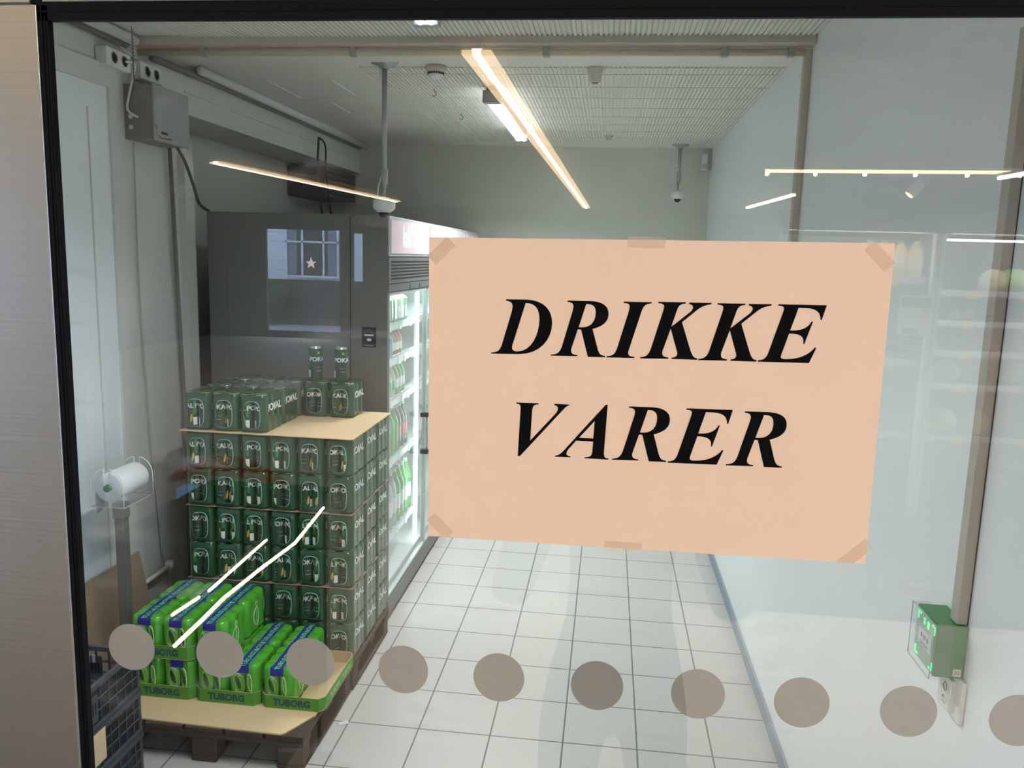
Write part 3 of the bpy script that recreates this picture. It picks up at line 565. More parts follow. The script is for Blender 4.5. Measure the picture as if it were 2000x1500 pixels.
b = MB(); T = Matrix.Rotation(-PI/2, 4, 'X'); b.lathe([(.014, -.076), (.056, -.076), (.058, -.070), (.058, .112), (.055, .118), (.014, .118)], 'roll_white', n=32, T=T); b.build('roll', r)
b = MB(); b.lathe([(.007, -.090), (.014, -.090), (.014, .126), (.007, .126)], 'core_green', n=18, T=T); o = b.build('core', r); o['label'] = 'green plastic core'
b = MB(); vs = []
for i in range(9):
    q = i/8; vs += [(-.056-.035*q-.008*math.sin(q*5), -.055+.02*q, .0-.125*q), (-.056-.030*q, .02-.01*q, .0-.120*q)]
b.add([(x, y, z) for x, y, z in vs]+[(x-.0006, y, z) for x, y, z in vs], [(2*i, 2*i+1, 2*i+3, 2*i+2) for i in range(8)]+[(18+2*i, 18+2*i+2, 18+2*i+3, 18+2*i+1) for i in range(8)], 'bag_film', None, True); b.build('loose_bag', r)

# ---------------------------------------------------------------- tall drinks cooler
cl = empty('drinks_cooler', (-1.57, 5.34, 0)); tag(cl, 'long dark grey drinks cooler with lit glass doors and a header reading kald drikke', 'fridge')
def cb(b, n, par=None, lab=None):
    o = b.build(n, par or cl)
    if not par: o.location = (1.57, -5.34, 0)
    if lab: o['label'] = lab
    return o
X0, X1, Y0, Y1, HT = -2.045, -1.105, 3.99, 6.70, 2.135
b = MB(); b.rbox(X0, X1+.005, Y0, Y0+.045, .02, HT, 'cooler_grey', .004); b.box(-1.294, -1.291, Y0-.0012, Y0, .05, HT-.01, 'slot_black'); b.box(X0+.10, X0+.103, Y0-.001, Y0, .05, 1.95, 'grille_grey'); b.rbox(X0, X1+.005, Y1-.045, Y1, .02, HT, 'cooler_grey', .004); cb(b, 'end_panel')
b = MB(); b.box(X0, X0+.04, Y0+.045, Y1-.045, .02, HT, 'cooler_grey'); b.box(X0+.04, X1-.03, Y0+.045, Y1-.045, 1.76, HT, 'cooler_grey'); b.box(X0+.04, X1-.03, Y0+.045, Y1-.045, .10, .16, 'cooler_white')
b.box(X0+.04, X0+.045, Y0+.045, Y1-.045, .16, 1.76, 'cooler_white'); b.box(X0+.045, X1-.04, Y0+.045, Y0+.05, .16, 1.76, 'cooler_white'); b.box(X0+.045, X1-.04, Y1-.05, Y1-.045, .16, 1.76, 'cooler_white'); b.box(X0+.045, X1-.04, Y0+.05, Y1-.05, 1.745, 1.76, 'cooler_white')
cb(b, 'cabinet')
b = MB(); b.rbox(X1-.03, X1+.012, Y0+.002, Y1-.002, .025, .115, 'grille_grey', .004); b.box(X1-.08, X1-.02, Y0+.01, Y1-.01, 0, .03, 'slot_black'); cb(b, 'kick_panel')
b = MB(); b.rbox(X1-.03, X1+.014, Y0+.004, Y1-.004, 1.935, HT, 'cooler_frame', .004)
for k in range(3): b.box(X1+.0142, X1+.018, Y0+.02+k*.898, Y0+.02+k*.898+.875, 1.950, HT-.018, 'header_pink')
hd = cb(b, 'header', None, 'pale pink lit header with white lettering')
b = MB()
for k in range(3): b.text('kald drikke', .150, 'header_letter', lambda x, y: (X1+.0188, 4.50+k*.898+x*.78, 2.035+y*1.1), .012)
cb(b, 'lettering', hd)
b = MB(); b.rbox(X1-.03, X1+.010, Y0+.004, Y1-.004, 1.755, 1.933, 'grille_grey', .004)
for q in range(6): b.box(X1+.0095, X1+.0108, Y0+.05, Y1-.05, 1.818+q*.017, 1.826+q*.017, 'slot_black')
b.box(X1+.0095, X1+.0106, Y0+.01, Y1-.01, 1.795, 1.799, 'slot_black')
for y in (4.43, 4.66, 5.3, 5.56): b.box(X1+.0095, X1+.0108, y, y+.012, 1.760, 1.785, 'slot_black')
cb(b, 'grille')
SH = [.20, .335, .78, 1.12, 1.355, 1.555]; SHZ = [.335, .78, 1.12, 1.355, 1.555]
for z in SHZ:
    b = MB(); b.box(X0+.12, X1-.095, Y0+.055, Y1-.055, z-.012, z-.004, 'cooler_white'); b.rbox(X1-.095, X1-.083, Y0+.055, Y1-.055, z-.030, z+.012, 'cooler_frame', .002)
    b.tube([(X1-.080, Y0+.06, z+.026), (X1-.080, Y1-.06, z+.026)], .003, 'chrome', 6); s_ = cb(b, 'shelf')
    y = Y0+.16+random.random()*.05
    while y < 5.6:
        b = MB(); b.box(X1-.083, X1-.080, y, y+.045, z-.036, z+.006, 'label_white'); cb(b, 'price_tag', s_); y += random.choice((.13, .2, .24))
b = MB()
for y in (Y0+.06, 4.885, 5.79, Y1-.06): b.rbox(X1-.060, X1-.045, y-.010, y+.010, .17, 1.74, 'led_cool', .003)
b.rbox(X1-.15, X1-.12, Y0+.08, Y1-.08, 1.732, 1.744, 'led_cool', .003); cb(b, 'light_strip')
for k in range(3):
    y0 = Y0+.004+k*.902; y1 = y0+.896
    d = empty('door', (1.57, -5.34, 0), 0, cl)
    b = MB(); b.box(X1-.012, X1-.006, y0+.006, y1-.006, .13, 1.745, 'door_glass'); b.build('door_glass', d)
    b = MB(); f = .011
    b.rbox(X1-.022, X1+.004, y0, y0+f, .118, 1.753, 'cooler_frame', .002); b.rbox(X1-.022, X1+.004, y1-f, y1, .118, 1.753, 'cooler_frame', .002); b.rbox(X1-.022, X1+.004, y0, y1, .118, .134, 'cooler_frame', .002); b.rbox(X1-.022, X1+.004, y0, y1, 1.735, 1.753, 'cooler_frame', .002); b.build('door_frame', d)
    b = MB(); hy = y1-.125 if k != 1 else y0+.125
    for z in (.755, .985): b.rbox(X1+.002, X1+.050, hy-.016, hy+.016, z-.014, z+.014, 'black_plastic', .003)
    b.tube([(X1+.040, hy-.008, .76), (X1+.040, hy-.008, .98)], .0055, 'chrome', 8); b.tube([(X1+.040, hy+.008, .76), (X1+.040, hy+.008, .98)], .004, 'black_plastic', 8)
    o = b.build('handle', d); o['label'] = 'black and chrome door handle'
b = MB(); b.box(-1.232, -1.158, Y0-.0022, Y0-.0012, 1.476, 1.578, 'slot_black'); o = b.build('sticker'); tag(o, 'small black sticker with white peaks on the cooler side', 'sticker')
b = MB(); 
for s_ in ((-1.222, 1.548, -1.207, 1.566, -1.196, 1.553), (-1.206, 1.556, -1.192, 1.568, -1.174, 1.546)): b.tube([(s_[0], Y0-.0026, s_[1]), (s_[2], Y0-.0026, s_[3]), (s_[4], Y0-.0026, s_[5])], .0012, 'soda_blue', 5)
b.box(-1.219, -1.172, Y0-.0028, Y0-.0022, 1.5345, 1.541, 'print_white')
b.ball((-1.195, Y0-.0024, 1.514), .013, 'print_white', 10, 6, (1, .05, .55)); b.box(-1.222, -1.17, Y0-.0028, Y0-.0022, 1.485, 1.488, 'print_grey'); b.build('print', o)

# bottles and cartons on the shelves, seen through the first doors
def bottle(r, h, col, lab, neck=.32):
    b = MB(); b.lathe([(r*.8, 0), (r, .006), (r, h*(1-neck)), (r*.8, h*(1-neck*.7)), (r*.42, h*(1-neck*.3)), (r*.36, h*.93)], col, n=16); b.build
    return b, (r, h, lab)
def make_bottle(name, r, h, col, lab, neck=.32):
    t = empty(name); b, _ = bottle(r, h, col, lab, neck); b.build('body', t)
    b = MB(); b.lathe([(r+.0006, h*.25), (r+.0008, h*.26), (r+.0008, h*.52), (r+.0006, h*.53)], lab, n=16); b.build('label_band', t)
    b = MB(); b.lathe([(r*.40, h*.93), (r*.42, h*.935), (r*.42, h), (r*.3, h*1.003)], 'label_white' if col != 'soda_red' else 'cap_white', n=12); b.build('cap', t)
    return t
def make_carton(name, w_, h, c1, c2):
    t = empty(name); b = MB(); b.rbox(-w_/2, w_/2, -w_/2, w_/2, 0, h*.8, c1, .002); b.add([(-w_/2, -w_/2, h*.8), (w_/2, -w_/2, h*.8), (w_/2, w_/2, h*.8), (-w_/2, w_/2, h*.8), (0, -w_/2, h*.95), (0, w_/2, h*.95)], [(0, 1, 4), (1, 2, 5, 4), (2, 3, 5), (3, 0, 4, 5)], c1); b.box(-.002, .002, -w_/2, w_/2, h*.94, h, c1); b.build('body', t)
    b = MB(); b.box(w_/2, w_/2+.0006, -w_*.4, w_*.4, h*.15, h*.55, c2); b.ball((w_/2, 0, h*.35), w_*.2, 'slot_black' if c2 == 'label_white' else 'label_white', 10, 6, (.05, 1, 1)); b.build('front_print', t); return t
rows = [
 (1.555, [('carton', .07, .17, 'label_white', 'label_white', 1, 'white drink carton with yellow edge beside the cooler end wall'), ('carton', .07, .17, 'label_white', 'soda_blue', 1, 'white and blue drink carton on the top cooler shelf'), ('carton', .07, .17, 'soda_green', 'label_white', 8, 'green and white drink carton on the top cooler shelf')]),
 (1.355, [('bottle', .032, .155, 'soda_dark', 'label_red', 4, 'small dark bottle with red label on the second cooler shelf'), ('bottle', .040, .165, 'soda_blue', 'soda_blue', 2, 'blue rounded bottle on the second cooler shelf'), ('bottle', .033, .16, 'soda_red', 'label_white', 3, 'red bottle on the second cooler shelf beyond the blue ones')]),
 (1.12, [('bottle', .034, .19, 'soda_clear', 'label_white', 3, 'clear water bottle on the third cooler shelf'), ('bottle', .034, .19, 'label_white', 'soda_green', 4, 'white bottle with green label on the third cooler shelf'), ('bottle', .034, .19, 'soda_green', 'label_white', 3, 'green bottle on the third cooler shelf')]),
 (.78, [('bottle', .036, .27, 'soda_red', 'label_white', 3, 'tall red soda bottle on the fourth cooler shelf'), ('bottle', .040, .27, 'soda_green', 'label_green', 4, 'tall green soda bottle on the fourth cooler shelf'), ('bottle', .036, .27, 'soda_dark', 'label_red', 3, 'tall dark soda bottle on the fourth cooler shelf')]),
 (.335, [('bottle', .042, .33, 'soda_clear', 'soda_blue', 3, 'large clear bottle on the fifth cooler shelf'), ('bottle', .042, .33, 'soda_clear', 'label_white', 3, 'large pale bottle on the fifth cooler shelf'), ('bottle', .042, .33, 'soda_green', 'label_white', 4, 'large green bottle on the fifth cooler shelf')]),
]
for z, L in rows:
    y = Y0+.10
    for kind, w_, h, c1, c2, n, lab in L:
        nm = {'carton': 'drink_carton', 'bottle': 'soda_bottle'}[kind]
        first = (make_carton if kind == 'carton' else make_bottle)(nm, w_, h, c1, c2); step = (w_ if kind == 'carton' else 2*w_)+.007
        for q in range(n):
            o = first if q == 0 else copy_tree(first)
            y += step/2; o.location = (X1-.145, y, z-.0035); y += step/2; o.rotation_euler.z = random.uniform(-.1, .1)
            tag(o, lab, 'carton' if kind == 'carton' else 'bottle', lab.split(' on ')[0].split(' beside')[0]+'s')

# ---------------------------------------------------------------- things on the walls and ceiling
t = empty('electrical_box', (WL, 3.575, 2.525)); tag(t, 'grey metal electrical cabinet high on the left wall', 'electrical box')
b = MB(); b.rbox(0, .128, -.145, .145, -.115, .117, 'metal_box_side', .003); b.build('housing', t)
b = MB(); b.rbox(.129, .140, -.147, .150, -.118, .120, 'metal_box', .004); b.tube([(.141, -.138, -.05), (.142, -.13, -.085), (.142, -.10, -.102), (.142, -.02, -.100)], .003, 'chrome', 6); b.box(.140, .1415, -.095, -.045, -.085, -.075, 'slot_black'); b.build('cover', t)
for z in (-.02, -.065): b = MB(); b.lathe([(.010, 0), (.010, .003)], 'white_plastic', n=12, T=Matrix.Translation((.03, -.145, z)) @ Matrix.Rotation(PI/2, 4, 'X')); b.build('plug', t)
def outlet(y, z, lab):
    t = empty('socket_outlet', (WL, y, z)); tag(t, lab, 'socket', 'double sockets at the top of the left wall')
    b = MB(); b.rbox(0, .055, -.085, .085, -.038, .038, 'white_plastic', .006); b.build('housing', t)
    for s_ in (-.036, .036): b = MB(); b.lathe([(.024, 0), (.022, .004), (.019, -.006)], 'detector_cream', n=18, T=Matrix.Translation((.055, s_, 0)) @ Matrix.Rotation(PI/2, 4, 'Y')); b.box(.052, .0565, s_-.010, s_+.010, -.003, .003, 'slot_black'); b.build('socket', t)
outlet(3.325, 2.715, 'white double socket above the flush panel corner, plug inserted'); outlet(3.57, 2.712, 'white double socket just above the grey electrical cabinet')
def cable(pts, r, m, lab, name='cable', n=6):
    P = [Vector(p) for p in pts]; out = []
    for i in range(len(P)-1):
        p0, p1, p2, p3 = P[max(i-1, 0)], P[i], P[i+1], P[min(i+2, len(P)-1)]
        for k in range(5):
            s_ = k/5; out.append(.5*((2*p1)+(-p0+p2)*s_+(2*p0-5*p1+4*p2-p3)*s_*s_+(-p0+3*p1-3*p2+p3)*s_**3))
    out.append(P[-1]); b = MB(); b.tube(out, r, m, n); return tag(b.build(name), lab, 'cable')
cable([(-2.06, 3.36, 2.715), (-2.05, 3.41, 2.71), (-2.085, 3.42, 2.6), (-2.09, 3.41, 2.53), (-2.05, 3.42, 2.50)], .005, 'white_plastic', 'white cable from the socket to the side of the electrical cabinet')
cable([(-2.10, 3.60, 2.75), (-2.10, 3.40, 2.78), (-2.09, 3.34, 2.80), (-2.10, 3.1, 2.80)], .004, 'white_plastic', 'thin white cable looping under the conduit by the beam')
cable([(-2.03, 3.70, 2.41), (-2.025, 3.76, 2.35), (-2.03, 3.84, 2.25), (-2.05, 3.93, 2.17), (-2.05, 4.03, 2.137)], .008, 'dark_grey', 'thick dark cable from the electrical cabinet down to the cooler')
cable([(-2.08, 5.715, 2.74), (-2.075, 5.70, 2.70), (-2.07, 5.67, 2.5), (-2.03, 5.66, 2.14)], .007, 'slot_black', 'left one of two black cables hanging behind the cooler')
cable([(-2.08, 5.735, 2.74), (-2.075, 5.84, 2.70), (-2.07, 5.84, 2.5), (-2.03, 5.85, 2.14)], .007, 'slot_black', 'right one of two black cables hanging behind the cooler')
cable([(-2.10, 3.46, 2.40), (-2.105, 3.465, 1.8), (-2.10, 3.49, 1.2), (-2.10, 3.56, .43)], .0035, 'trunking', 'thin pale cord running down the left wall below the cabinet')
b = MB()
for i in range(46): b.ball((-1.99+.002*(i % 2), 3.30, CH-.004-i*.0065), .0042 if i % 2 else .003, 'grey_conduit', 6, 4)
b.tube([(-1.99, 3.30, CH), (-1.99, 3.30, CH-.30)], .0012, 'grey_conduit', 5); tag(b.build('bead_chain'), 'beaded chain hanging from the ceiling beside the cabinet', 'chain')
b = MB(); b.tube([(WL+.025, 3.75, 2.42), (WL+.025, 3.80, 1.2), (WL+.025, 3.80, .2)], .010, 'grey_conduit', 8); tag(b.build('wall_pipe'), 'slim grey conduit running down from the electrical cabinet', 'pipe')
b = MB(); b.tube([(WL+.03, 3.30, .395), (WL+.03, 3.60, .40), (WL+.03, 3.60, .1)], .012, 'white_plastic', 8); b.lathe([(.02, -.02), (.024, 0), (.02, .02)], 'white_plastic', (WL+.03, 3.60, .40), 12); tag(b.build('wall_pipe'), 'white elbow pipe low on the left wall behind the cardboard', 'pipe')
b = MB(); b.rbox(RX, RX+.30, 6.05, 6.79, 2.36, 2.58, 'dark_grey', .004)
for q in range(5): b.box(RX+.30, RX+.303, 6.10, 6.72, 2.385+q*.038, 2.40+q*.038, 'slot_black')
tag(b.build('vent_unit'), 'dark ventilation unit high in the recess behind the cooler', 'vent')
def dome(x, y, zr, label, k=1.0):
    t = empty('security_camera', (x, y, CH)); tag(t, label, 'camera', 'dome cameras hung on ceiling poles'); D = CH-zr
    b = MB(); b.lathe([(.020, -.030), (.030, -.012), (.062, -.006), (.066, 0)], 'pole_grey', n=28); b.build('ceiling_plate', t)
    b = MB(); b.lathe([(.0125, -D+.075), (.0125, -.02)], 'pole_grey', n=16); b.lathe([(.016, -D+.095), (.018, -D+.10), (.018, -D+.16), (.016, -D+.165)], 'pole_grey', n=16); b.lathe([(.007, -D+.02), (.007, -D+.08)], 'pole_grey', n=10); b.build('pole', t)
    b = MB(); b.lathe([(.030, -D-.040), (.048, -D-.026), (.054, -D-.018), (.054, -D+.012), (.050, -D+.020), (.02, -D+.028)], 'white_plastic', n=28); b.build('housing', t)
    b = MB(); b.lathe([(.004, -D-.066), (.016, -D-.061), (.025, -D-.050), (.029, -D-.038)], 'black_plastic', n=20); o = b.build('lens_dome', t); o['label'] = 'dark lens dome'
    b = MB(); b.tube([(-.014, -.012, -.03), (-.020, -.012, -.06), (-.016, -.014, -.10)], .004, 'white_plastic', 6); b.tube([(-.008, -.012, -D+.13), (-.026, -.014, -D+.08), (-.030, -.014, -D+.03), (0, -.03, -D+.030), (.03, -.02, -D+.026)], .0035, 'white_plastic', 6); b.build('cable', t)
dome(-1.10, 3.92, 2.185, 'white dome camera on a grey ceiling pole near the cooler header'); dome(.500, 6.60, 2.47, 'small dome camera on a ceiling pole by the far back wall')
def detector(x, y, r, lab):
    t = empty('smoke_detector', (x, y, CH)); tag(t, lab, 'smoke detector', 'detectors on the storeroom ceiling')
    b = MB(); b.lathe([(r*.88, -.030), (r, -.026), (r, 0)], 'detector_cream', n=28); b.build('base', t)
    b = MB(); b.lathe([(r*.3, -.058), (r*.55, -.054), (r*.7, -.045), (r*.72, -.040)], 'white_plastic', n=24)
    for q in range(20): a = 2*PI*q/20; b.box(-.0035, .0035, r*.74, r*.80, -.040, -.031, 'slot_black', Matrix.Rotation(a, 4, 'Z'))
    b.lathe([(r*.74, -.040), (r*.74, -.030)], 'detector_cream', n=24); b.build('sensor_head', t)
detector(-.868, 3.99, .050, 'round cream smoke detector beside the dome camera pole')
t = empty('alarm_beacon', (-.109, 4.02, CH)); tag(t, 'small tapered cream ceiling detector in the middle of the ribbed ceiling', 'smoke detector')
b = MB(); b.lathe([(.016, -.068), (.026, -.064), (.036, -.010), (.038, 0)], 'detector_cream', n=24); b.build('cup', t); b = MB(); b.lathe([(.012, -.072), (.016, -.068)], 'grey_conduit', n=16); b.build('lens', t)
b = MB(); b.lathe([(.012, -.035), (.022, -.028), (.010, -.02), (.035, -.004), (.036, 0)], 'detector_cream', n=20); tag(b.build('ceiling_sprinkler', None, (-.05, 6.15, CH)), 'tiny cream fitting on the ceiling near the back wall', 'sprinkler')
for i, (x, y) in enumerate(((-.988, 4.50), (-.976, 5.25))):
    b = MB(); b.tube([(0, 0, 0), (0, 0, -.012)]+[(.012*math.sin(a_)+.0, 0, -.030+.014*math.cos(a_)) for a_ in [PI*.0+PI*.17*k for k in range(9)]], .0018, 'dark_grey', 6); tag(b.build('ceiling_hook', None, (x, y, CH)), ['bent wire hook under the ceiling, the nearer one', 'bent wire hook under the ceiling, farther in'][i], 'hook', 'wire hooks in the ceiling')
t = empty('motion_sensor', (.705, 6.72, 2.725)); tag(t, 'white motion sensor in the far corner beside the right wall', 'sensor')
b = MB(); b.rbox(-.024, .024, -.02, .025, -.062, .062, 'white_plastic', .006, Matrix.Rotation(-.3, 4, 'Z')); b.build('housing', t); b = MB(); b.rbox(-.018, .018, -.024, -.018, -.052, -.015, 'print_grey', .003, Matrix.Rotation(-.3, 4, 'Z')); b.build('lens', t); b = MB(); b.box(.02, .055, .0, .075, -.05, .05, 'grey_plastic'); b.build('bracket', t)

# fluorescent fixtures
def lamp(x, y0, y1, label, tz=2.735, seen=True):
    t = empty('fluorescent_lamp', (x, (y0+y1)/2, CH)); tag(t, label, 'ceiling light', 'fluorescent fixtures on the storeroom ceiling'); L = (y1-y0)/2
    b = MB(); b.rbox(-.032, .032, -L, L, -.058, -.006, 'metal_box_side', .004); b.box(-.045, .045, -L+.10, -L+.13, -.010, 0, 'grey_conduit'); b.box(-.045, .045, L-.13, L-.10, -.010, 0, 'grey_conduit'); b.build('housing', t)
    b = MB(); b.rbox(-.050, .050, -L-.012, -L+.045, -.094, -.030, 'grey_plastic', .006); b.rbox(-.046, .046, L-.03, L+.012, -.094, -.030, 'grey_plastic', .006); b.build('end_cap', t)
    for s_ in (-.020, .020): b = MB(); b.tube([(s_, -L+.04, -.082), (s_, L-.03, -.082)], .0125, 'lamp_tube', 10); b.build('tube', t)
    ld = bpy.data.lights.new('tube_light', 'AREA'); ld.shape = 'RECTANGLE'; ld.size = .07; ld.size_y = 2*L-.1; ld.energy = LAMP_W; ld.color = (.95, 1.0, 1.0); ld.spread = 2.3; lo = bpy.data.objects.new('tube_light', ld); COL.objects.link(lo); lo.location = (0, 0, -.097); lo.parent = t
LAMP_W = 20
lamp(-.655, 4.40, 5.85, 'twin-tube fluorescent fixture glowing beyond the beam'); LAMP_W = 11
lamp(-.68, 1.75, 2.98, 'twin-tube fluorescent fixture cut by the top gasket')

# green call point and key box
t = empty('call_point', (WR, 1.712, 1.175)); tag(t, 'green emergency call point with glowing corner marks on the right wall', 'call point')
b = MB(); b.rbox(-.060, 0, -.056, .056, -.055, .058, 'call_green', .003); b.box(-.0605, -.035, -.0565, .0565, -.0005, .0005, 'call_green'); b.build('housing', t)
b = MB()
for sy in (-1, 1):
    for sz in (-1, 1):
        if sy*sz == 0: continue
        b.box(-.0612, -.0598, min(sy*.045, sy*.030), max(sy*.045, sy*.030), sz*.046-.002, sz*.046+.002, 'call_light'); b.box(-.0612, -.0598, sy*.044-.002, sy*.044+.002, min(sz*.048, sz*.030), max(sz*.048, sz*.030), 'call_light')
b.box(-.0612, -.0598, -.014, -.006, .028, .044, 'call_light'); b.ball((-.0605, .010, .042), .003, 'call_light', 8, 6); b.box(-.0612, -.0598, .007, .013, .030, .038, 'call_light'); b.build('light_mark', t)
b = MB(); b.box(-.0618, -.0598, -.034, .032, -.018, .018, 'label_grey')
for y in (-.016, 0, .016): b.ball((-.0618, y, .004), .006, 'slot_black', 10, 6, (.08, 1, 1))
b.box(-.0622, -.0618, -.022, .022, -.011, -.009, 'slot_black'); b.box(-.0622, -.0618, -.018, .018, -.015, -.0135, 'slot_black'); b.build('press_plate', t)
b = MB(); b.box(-.0695, -.0680, -.059, .059, -.058, .061, 'clear_acrylic'); b.box(-.0695, -.030, -.0605, -.059, -.058, .061, 'clear_acrylic'); b.box(-.0695, -.030, .059, .0605, -.058, .061, 'clear_acrylic'); b.tube([(-.069, -.06, -.058), (-.069, .06, -.058), (-.069, .06, .061), (-.069, -.06, .061)], .0012, 'print_grey', 5, True); b.build('clear_cover', t)
b = MB(); b.box(-.022, -.006, -.0566, -.0562, -.050, -.034, 'label_grey'); b.text('22', .011, 'slot_black', lambda x, y: (-.014+x, -.0570, -.042+y)); b.build('number_label', t)
t = empty('key_switch', (WR, 1.675, 1.075)); tag(t, 'white rocker plate printed with a key symbol below the green call point', 'switch')
b = MB(); b.rbox(-.010, 0, -.042, .042, -.046, .046, 'white_plastic', .003); b.build('frame', t)
b = MB(); b.rbox(-.022, -.008, -.012, .036, -.034, .036, 'white_plastic', .003, Matrix.Rotation(.10, 4, 'Z')); b.build('rocker', t)
b = MB(); k = -.0235
b.tube([(k, .004+.007*math.cos(a_), .016+.0095*math.sin(a_)) for a_ in [2*PI*i/14 for i in range(14)]], .0008, 'dark_grey', 5, True); b.tube([(k, .011, .014), (k, .030, .014), (k, .030, .006)], .0008, 'dark_grey', 5); b.tube([(k, .026, .014), (k, .026, .006), (k, .030, .006)], .0008, 'dark_grey', 5); b.tube([(k, .004, -.010), (k, .008, -.004), (k, .012, -.010), (k, .010, -.006), (k, .014, -.012)], .0007, 'grey_plastic', 5); b.box(k-.0003, k+.0003, .0, .015, -.020, -.018, 'grey_plastic'); b.build('key_symbol', t)
b = MB(); b.rbox(WR-.022, WR, 1.664, 1.698, 1.234, 2.40, 'trunking', .002); b.box(WR-.0015, WR-.0003, 1.6622, 1.664, 1.234, 2.40, 'dark_grey')
tag(b.build('wall_trunking'), 'beige vertical trunking running up from the green call point', 'trunking')
b = MB(); b.box(-.02, .02, -.012, .012, 0, .003, 'label_grey', Matrix.Rotation(.6, 4, 'Z')); tag(b.build('litter_scrap', None, (-1.02, 3.04, .0)), 'small bluish paper scrap on the floor beside the near pallet', 'scrap')
b = MB(); b.ball((0, 0, .003), .005, 'slot_black', 8, 5, (1.2, 1, .5)); tag(b.build('floor_crumb', None, (.60, 2.98, 0)), 'tiny dark crumb on the tiles near the skirting', 'crumb')

# ---------------------------------------------------------------- the shop behind the camera, seen as reflections in the glass
SX0, SX1, SY0, SY1, SH_ = -9.0, 5.0, -16.0, .70, 2.95
b = MB(); b.box(SX0, SX1, SY0, .70, -.05, 0, 'shop_floor'); struct(b.build('floor'), 'grey brown shop floor on the viewer side of the glass', 'floor')
b = MB(); b.box(SX0-.1, SX1+.1, SY0, .72, SH_, SH_+.1, 'shop_ceiling'); struct(b.build('ceiling'), 'dark shop ceiling on the viewer side', 'ceiling')
b = MB(); b.box(SX0, -1.0, .69, .75, 0, SH_, 'shop_wall'); b.box(.765, SX1, .69, .75, 0, SH_, 'shop_wall'); b.box(-1.0, .765, .71, .75, 2.30, SH_, 'shop_wall'); struct(b.build('wall_shop_front'), 'shop wall around the glazed storeroom front', 'wall')
# back wall with glazed openings (x0, x1, z0, z1)
ops = [(-10.45, -9.95, 1.05, 2.45), (-7.62, -5.92, .15, 2.40), (-5.62, -5.40, 1.1, 2.35), (-3.6, 4.4, .1, 1.90)]
def wall_with(ops, x0, x1, z1, mk):
    b = MB(); xs = x0
    for a, c, zl, zh in sorted(ops):
        if c < x0: continue
        mk(b, xs, a, 0, z1); mk(b, a, c, 0, zl); mk(b, a, c, zh, z1); xs = c
    mk(b, xs, x1, 0, z1); return b
struct(wall_with([o for o in ops if o[0] > SX0], SX0, SX1, SH_, lambda b, a, c, z0, z1: b.box(a, c, SY0-.1, SY0, z0, z1, 'shop_wall')).build('wall_shop_back'), 'back wall of the shop with street windows', 'wall')
struct(wall_with([(-8.5, -1.2, .35, 2.75)], SY0, .70, SH_, lambda b, a, c, z0, z1: b.box(SX0-.1, SX0, a, c, z0, z1, 'shop_wall')).build('wall_shop_left'), 'left side wall of the shop with a wide shop window', 'wall')
struct(wall_with([(-6.0, -.4, .35, 2.75)], SY0, .70, SH_, lambda b, a, c, z0, z1: b.box(SX1, SX1+.1, a, c, z0, z1, 'shop_wall')).build('wall_shop_right'), 'right side wall of the shop with a wide shop window', 'wall')
def portal(x, y, z, sx, sz, d):
    ld = bpy.data.lights.new('window_portal', 'AREA'); ld.shape = 'RECTANGLE'; ld.size = sx; ld.size_y = sz; ld.cycles.is_portal = True
    o = bpy.data.objects.new('window_portal', ld); COL.objects.link(o); o.location = (x, y, z); o.rotation_euler = Vector(d).to_track_quat('-Z', 'Z').to_euler()
portal(SX0-.05, -4.85, 1.55, 7.3, 2.4, (1, 0, 0)); portal(SX1+.05, -3.2, 1.55, 5.6, 2.4, (-1, 0, 0)); portal(.4, SY0-.05, 1.0, 8.0, 1.8, (0, 1, 0))
# street and house
b = MB(); b.box(-40, 40, -45, SY0-.1, -.30, -.12, 'pavement'); b.box(-30, SX0-.1, SY0-.1, 8, -.30, -.12, 'pavement'); b.box(SX1+.1, 30, SY0-.1, 8, -.30, -.12, 'pavement'); struct(b.build('ground'), 'grey street outside the shop', 'ground')
hy = -20.5
h_ = empty('house', (-9, hy, -.12)); tag(h_, 'white clapboard house across the street, reflected in the glass', 'house')
def hb(b, n, p=None): o = b.build(n, p or h_); o.location = (9, -hy, .12) if not p else (0, 0, 0); return o
b = MB()
b.box(-17, -3, hy-3, hy+.03, -.12, 1.14, 'outside_dark')
for q in range(22): b.box(-17, -3, hy-3, hy+.01-(.012 if q % 2 else 0), 1.14+q*.13, 1.265+q*.13, 'siding')
hb(b, 'wall'); b = MB(); b.prism([(-17.5, hy+.4), (-2.5, hy+.4), (-2.5, hy-4), (-17.5, hy-4)], 4.04, 4.2, 'outside_dark'); hb(b, 'roof')
def hwin(x0, x1, z0, z1):
    b = MB(); y = hy+.02
    b.box(x0, x1, y, y+.05, z0-.06, z0, 'siding'); b.box(x0, x1, y, y+.05, z1, z1+.06, 'siding')
    for x in (x0, x0+(x1-x0)*.30, x0+(x1-x0)*.70, x1-.05): b.box(x, x+.05, y, y+.05, z0, z1, 'siding')
    b.box(x0, x1, y, y+.05, z0+(z1-z0)*.66, z0+(z1-z0)*.66+.05, 'siding'); f = hb(b, 'window_frame')
    b = MB(); b.box(x0, x1, y-.01, y+.005, z0, z1, 'outside_dark'); hb(b, 'window_pane'); b = MB(); b.box(x0+.06, x0+.32, y+.006, y+.012, z0+.02, z1, 'curtain'); b.box(x1-.32, x1-.06, y+.006, y+.012, z0+.02, z1, 'curtain'); hb(b, 'curtain')
hwin(-8.98, -7.45, 1.26, 2.62); hwin(-13.2, -12.3, 1.1, 2.5)
b = MB(); P = []
for i in range(10): a = PI/2+2*PI*i/10; r_ = .16 if i % 2 == 0 else .065; P.append((r_*math.cos(a), r_*math.sin(a)))
